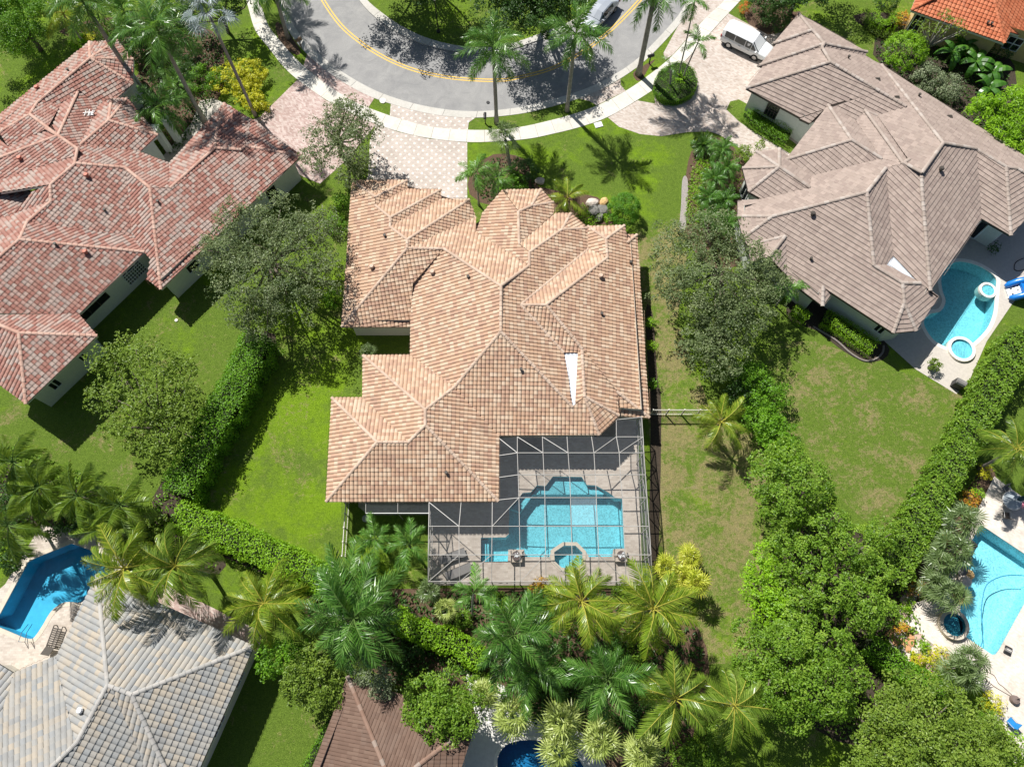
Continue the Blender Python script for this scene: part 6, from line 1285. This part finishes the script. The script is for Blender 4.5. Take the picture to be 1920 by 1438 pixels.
# ---- flagstones
fs_=sheet('stone_path',PX(spline([(1700,1100),(1720,1100),(1716,1130),(1698,1166),(1740,1200),(1792,1245),(1760,1262),(1720,1290),(1690,1240),(1665,1200),(1685,1150)],3,True)),5,plain('stone_mortar',(.30,.25,.21),.95,.3,8))
poly=PX(spline([(1700,1100),(1720,1100),(1716,1130),(1698,1166),(1740,1200),(1792,1245),(1760,1262),(1720,1290),(1690,1240),(1665,1200),(1685,1150)],3,True)); mn,mx=poly.min(0),poly.max(0); SM=[plain('flag_ochre',(.50,.27,.13),.9,.25,6),plain('flag_rose',(.50,.36,.29),.9,.2,6),plain('flag_pale',(.60,.53,.45),.9,.15,6),plain('flag_grey',(.38,.34,.31),.9,.2,6)]
g=np.random.default_rng(3); st=.50; seeds=[]
for i in range(int((mx[0]-mn[0])/st)+1):
    for j in range(int((mx[1]-mn[1])/st)+1): seeds.append(mn+np.array([(i+.5*(j%2))*st,j*st])+g.uniform(-.16,.16,2))
for s in seeds:
    if not inside(s,poly): continue
    cell=[(s[0]+.5*math.cos(a),s[1]+.5*math.sin(a),0) for a in np.linspace(0,2*math.pi,14,endpoint=False)]
    for o in seeds:
        d=o-s; L_=np.linalg.norm(d)
        if L_<1e-6 or L_>1.1: continue
        d=d/L_; lim=L_/2-.022; out=[]
        for k in range(len(cell)):
            p,q=np.array(cell[k-1][:2])-s,np.array(cell[k][:2])-s; dp,dq=lim-p@d,lim-q@d
            if (dp>=0)!=(dq>=0): t=dp/(dp-dq); r=p+(q-p)*t; out.append((*(r+s),0))
            if dq>=0: out.append(cell[k])
        cell=out
    if len(cell)<3: continue
    z=.028+.045+g.uniform(-.012,.02); n=len(cell); V=[(c[0],c[1],z) for c in cell]+[(c[0],c[1],.015) for c in cell]
    obj('stone',V,[list(range(n))]+[[k,n+k,n+(k+1)%n,(k+1)%n] for k in range(n)],SM[int(g.integers(0,4))],fs_)
# ---- terrace of the aqua pool
M_blue=plain('blue_fabric',(.02,.20,.48),.6,.1); M_navy=plain('navy_canvas',(.015,.05,.075),.8,.15,6); M_tglass=plain('table_glass',(.33,.37,.39),.15,.1,3,spec=.6); M_tubec=plain('pale_tube',(.50,.50,.49),.4,.05); M_pinkf=plain('pink_towel',(.65,.25,.32),.8,.2,8)
b=at(1887,942); e=empty('patio_table',b,'round glass patio table on the cream terrace with a folded parasol','table'); 
mb=MB(); mb.lathe((0,0,.70),[(.0,.0),(.66,0),(.66,.02),(0,.02)],24); mb.build('table_top',M_tglass,e,world=False); mb=MB()
pts=[(.69*math.cos(a),.69*math.sin(a),.71) for a in np.linspace(0,2*math.pi,25)]; mb.tube(pts,.04,6,False); mb.build('table_rim',M_tubec,e,world=False)
for k in range(4): a=k*1.571+.5; mb=MB(); mb.tube([(.5*math.cos(a),.5*math.sin(a),.70),(.6*math.cos(a),.6*math.sin(a),0)],.025,6); mb.build('leg',M_tubec,e,world=False)
e=empty('folded_parasol',b+[.1,0,0],'folded navy parasol standing through the round table','parasol'); mb=MB(); mb.tube([(0,0,.02),(.25,.02,2.5)],.025,6); mb.build('pole',M_tubec,e,world=False); mb=MB(); mb.tube([(.10,0,1.1),(.14,.01,1.35),(.2,.02,2.0),(.25,.02,2.5)],[.10,.19,.13,.03],9); mb.build('canopy',M_navy,e,world=False)
def pchair(label,px,py,rz,seat=M_sling,z=0,name='patio_chair',group='chairs round the patio table'):
    e=empty(name,at(px,py),label,'chair',group,rz); mb=MB(); mb.box((0,0,.42),(.25,.25,.02)); mb.build('seat',seat,e,world=False); mb=MB(); mb.box((-.27,0,.68),(.02,.25,.26),Matrix.Rotation(-.2,3,'Y')); mb.build('backrest',seat,e,world=False)
    for sx in(-.23,.23):
        for sy in (-.25,.25): mb=MB(); mb.tube([(sx,sy,.62 if sx>0 else .42),(sx*1.1,sy,0)],.02,6); mb.build('leg',M_tubec,e,world=False)
    for sy in(-.25,.25): mb=MB(); mb.tube([(.24,sy,.62),(-.27,sy,.64)],.022,6); mb.build('arm',M_tubec,e,world=False)
pchair('patio chair tucked in at the upper side of the glass table',1880,920,-1.3); pchair('patio chair with a pink towel right of the parasol',1908,948,2.9,M_pinkf); pchair('patio chair in the palm shade below the glass table',1880,968,1.4,M_frame)
pchair('bright blue folding chair at the terrace end by the olive tree',1889,1353,2.2,M_blue,name='folding_chair',group=None)
def cord(name,label,pts,r,m,z=.03,cat='hose',wz=None):
    P=[at(p[0],p[1],z) for p in spline(pts,5)]; mb=MB(); mb.tube(P,r,6); tag(mb.build(name,m,smooth=True),label,cat)
M_hose=plain('dark_hose',(.05,.075,.09),.5,.1); M_hose2=plain('brown_hose',(.16,.12,.10),.6,.1); M_bhose=plain('blue_hose',(.03,.22,.36),.5,.05)
cord('pool_hose','long blue hose curving through the aqua pool',[(1920,1079),(1900,1078),(1880,1080),(1860,1088),(1848,1100),(1842,1125),(1840,1150),(1843,1180),(1842,1200),(1839,1213)],.035,M_bhose,-.085)
cord('garden_hose','brown hose running from the fan palm to the hose reel, upper strand',[(1838,1246),(1850,1258),(1864,1266),(1872,1280),(1882,1288),(1897,1302)],.022,M_hose2,.045); cord('garden_hose','brown hose running to the hose reel, lower strand',[(1832,1254),(1845,1270),(1862,1285),(1880,1296),(1896,1305)],.022,M_hose2,.045)
cord('garden_hose','dark hose looped on the shaded deck by the kidney pool',[(1920,484),(1905,492),(1902,505),(1912,508),(1925,503)],.03,M_blk,.05)
b=at(1899,1311); e=empty('hose_reel',b,'round brown hose reel on the cream terrace','hose reel'); mb=MB(); mb.lathe((0,0,0),[(.27,0),(.30,.1),(.27,.38),(.1,.42)],16); mb.build('drum',plain('reel_brown',(.17,.13,.115),.7,.2,8),e,world=False); mb=MB(); mb.bar((0,0,.4),(.2,.1,.55),.04); mb.build('crank',M_blk,e,world=False)
b=at(1888,1219); e=empty('pool_robot',b,'small grey pool cleaning robot on the cream terrace','pool cleaner',rz=-.5); mb=MB(); mb.box((0,0,.14),(.22,.16,.12),taper=.8); mb.build('body',M_sling,e,world=False)
for s in(-1,1): mb=MB(); mb.tube([(-.22,s*.18,.11),(.22,s*.18,.11)],.11,8); mb.build('track',M_trim,e,world=False)
mb=MB(); mb.bar((-.15,0,.28),(.15,0,.28),.05); mb.build('handle',M_copew,e,world=False)
# ---- at the kidney pool
b=at(1905,549); e=empty('inflatable_slide',b,'blue and white inflatable water slide beside the kidney pool','inflatable slide',rz=.08); M_inb=plain('blue_vinyl',(.01,.17,.55),.25,.05,spec=.6); M_inw=plain('white_vinyl',(.75,.75,.73),.35,.04)
for s in (1,-1):
    mb=MB(); mb.tube([(-.95,s*.52,.28),(-.7,s*.62,.42),(-.2,s*.66,.80),(.5,s*.62,1.15),(1.3,s*.58,1.3),(2.0,s*.55,1.3)],[.16,.25,.27,.27,.27,.25],10); mb.build('side_tube',M_inb,e,smooth=True,world=False)
V=[];F=[]
for k,(x,z) in enumerate(((-.9,.15),(-.6,.30),(-.1,.68),(.5,1.0),(1.3,1.12),(2.0,1.12))): V+=[(x,-.5,z),(x,-.17,z+.05),(x,.17,z+.05),(x,.5,z)]
for k in range(5): F+=[[4*k+j,4*k+j+1,4*k+j+5,4*k+j+4] for j in range(3)]
V+=[(x,y,0) for x,y in ((-.9,-.5),(-.9,.5),(2,.5),(2,-.5))]; F+=[[0,3,25,24],[3,7,11,15,19,23,26,25],[0,24,27,20,16,12,8,4]]
obj('slide_bed',V,F,M_inw,e,world=False)
for i,(x,y,z) in enumerate(((-.6,-.25,.36),(-.6,.2,.36),(-.25,-.05,.60),(-.2,.3,.62),(.2,-.25,.88),(.25,.15,.90),(-.4,.33,.5),(.55,.3,1.06))): mb=MB(); mb.box((x,y,z),(.07,.05,.03),Matrix.Rotation(-.6,3,'Y')); mb.build('grip',M_trim,e,world=False)
mb=MB(); mb.box((1.0,0,.5),(1.1,.5,.5)); mb.build('base_chamber',M_inb,e,world=False)
b=at(1743,690); e=empty('potted_plant',b,'potted spiky plant on the corner of the kidney pool deck','potted plant'); mb=MB(); mb.lathe((0,0,0),[(.16,0),(.22,.05),(.27,.42),(.23,.42),(.2,.36)],12); mb.build('pot',M_r3,e,world=False)
V,F,T=blob([(0,0,.75,.42,.42,.42)],160,.22,.3,asp=.25,up=.7); obj('foliage',V,F,L_olive,e,tone=T,world=False)
b=at(1791,724); e=empty('grill',b,'dark lidded grill at the tip of the kidney pool deck','grill',rz=-.55); mb=MB(); mb.box((0,0,.42),(.38,.27,.40)); mb.build('cabinet',M_trim,e,world=False); mb=MB(); mb.tube([(-.36,0,.84),(.36,0,.84)],.25,10); mb.build('lid',M_sling,e,world=False); mb=MB(); mb.bar((-.25,-.27,.92),(.25,-.27,.92),.035); mb.build('handle',M_chrome,e,world=False)
b=at(1862,470); shrub('potted_bush','dark potted bush by the sliding doors of the taupe house',1862,466,1.0,9,L_dark,90,.13)
# kerb of the wall bed and pool equipment along the taupe wall
M_blk_st=plain('bed_edging',(.22,.19,.17),.9,.2,8)
cord('bed_edging','dark stone edging around the curved lime hedge bed',[(1524,612),(1545,624),(1570,640),(1595,662),(1620,676),(1640,674),(1654,662),(1657,648)],.09,M_blk_st,.05,'edging')
for i,(x,y,lab) in enumerate(((1583,592,'round pool filter tank against the taupe house wall'),(1597,600,'pump box beside the pool filter'),(1610,612,'dark pump unit right of the pump box'),(1624,622,'grey pool heater nearest the deck'))):
    b=at(x,y); e=empty('pool_equipment',b,lab,'pool equipment','pool equipment along the wall'); mb=MB()
    if i==0: mb.lathe((0,0,0),[(.25,0),(.3,.1),(.3,.8),(.15,.98)],12)
    else: mb.box((0,0,.3),(.28,.22,.3),Matrix.Rotation(-.6,3,'Z'))
    mb.build('tank' if i==0 else 'housing',(M_trim,M_alu,M_trim,M_sling)[i],e,world=False); mb=MB(); mb.tube([(.2,0,.25),(.55,-.25,.2),(.8,-.5,.2)],.04,6); mb.build('pipe',M_aluw,e,world=False)
b=at(1497,556); e=empty('air_conditioner',b,'grey air conditioning unit beside the lime green palm','air conditioner'); mb=MB(); mb.box((0,0,.45),(.45,.45,.45)); mb.build('casing',M_alu,e,world=False); mb=MB(); mb.lathe((0,0,.90),[(.36,0),(.36,.03),(.1,.05)],14); mb.build('fan_guard',M_trim,e,world=False)
# handrail of the deep blue pool
e=empty('pool_ladder',at(60,1200),'thin steel handrails at the shallow end of the deep blue pool','handrail')
for dx in (0,12):
    mb=MB(); p=at(47+dx,1203); q=at(53+dx*.6,1170,-.3); mb.tube([p,p+[0,0,.75],(p+q)/2+[0,0,.6],q],.025,6); mb.build('rail',M_chrome,e)
# columns of the rose house portico
for i,(x,y,lab) in enumerate(((300,296,'white portico column under the rose roof, nearest the eave'),(318,282,'white portico column under the rose roof, middle'),(336,266,'white portico column under the rose roof, far end'))):
    b=at(x,y); e=empty('column',b,lab,'column','portico columns'); mb=MB(); mb.box((0,0,1.5),(.25,.25,1.5)); mb.build('shaft',M_wallw,e,world=False); mb=MB(); mb.box((0,0,3.03),(.34,.34,.06)); mb.build('capital',M_wallw,e,world=False)
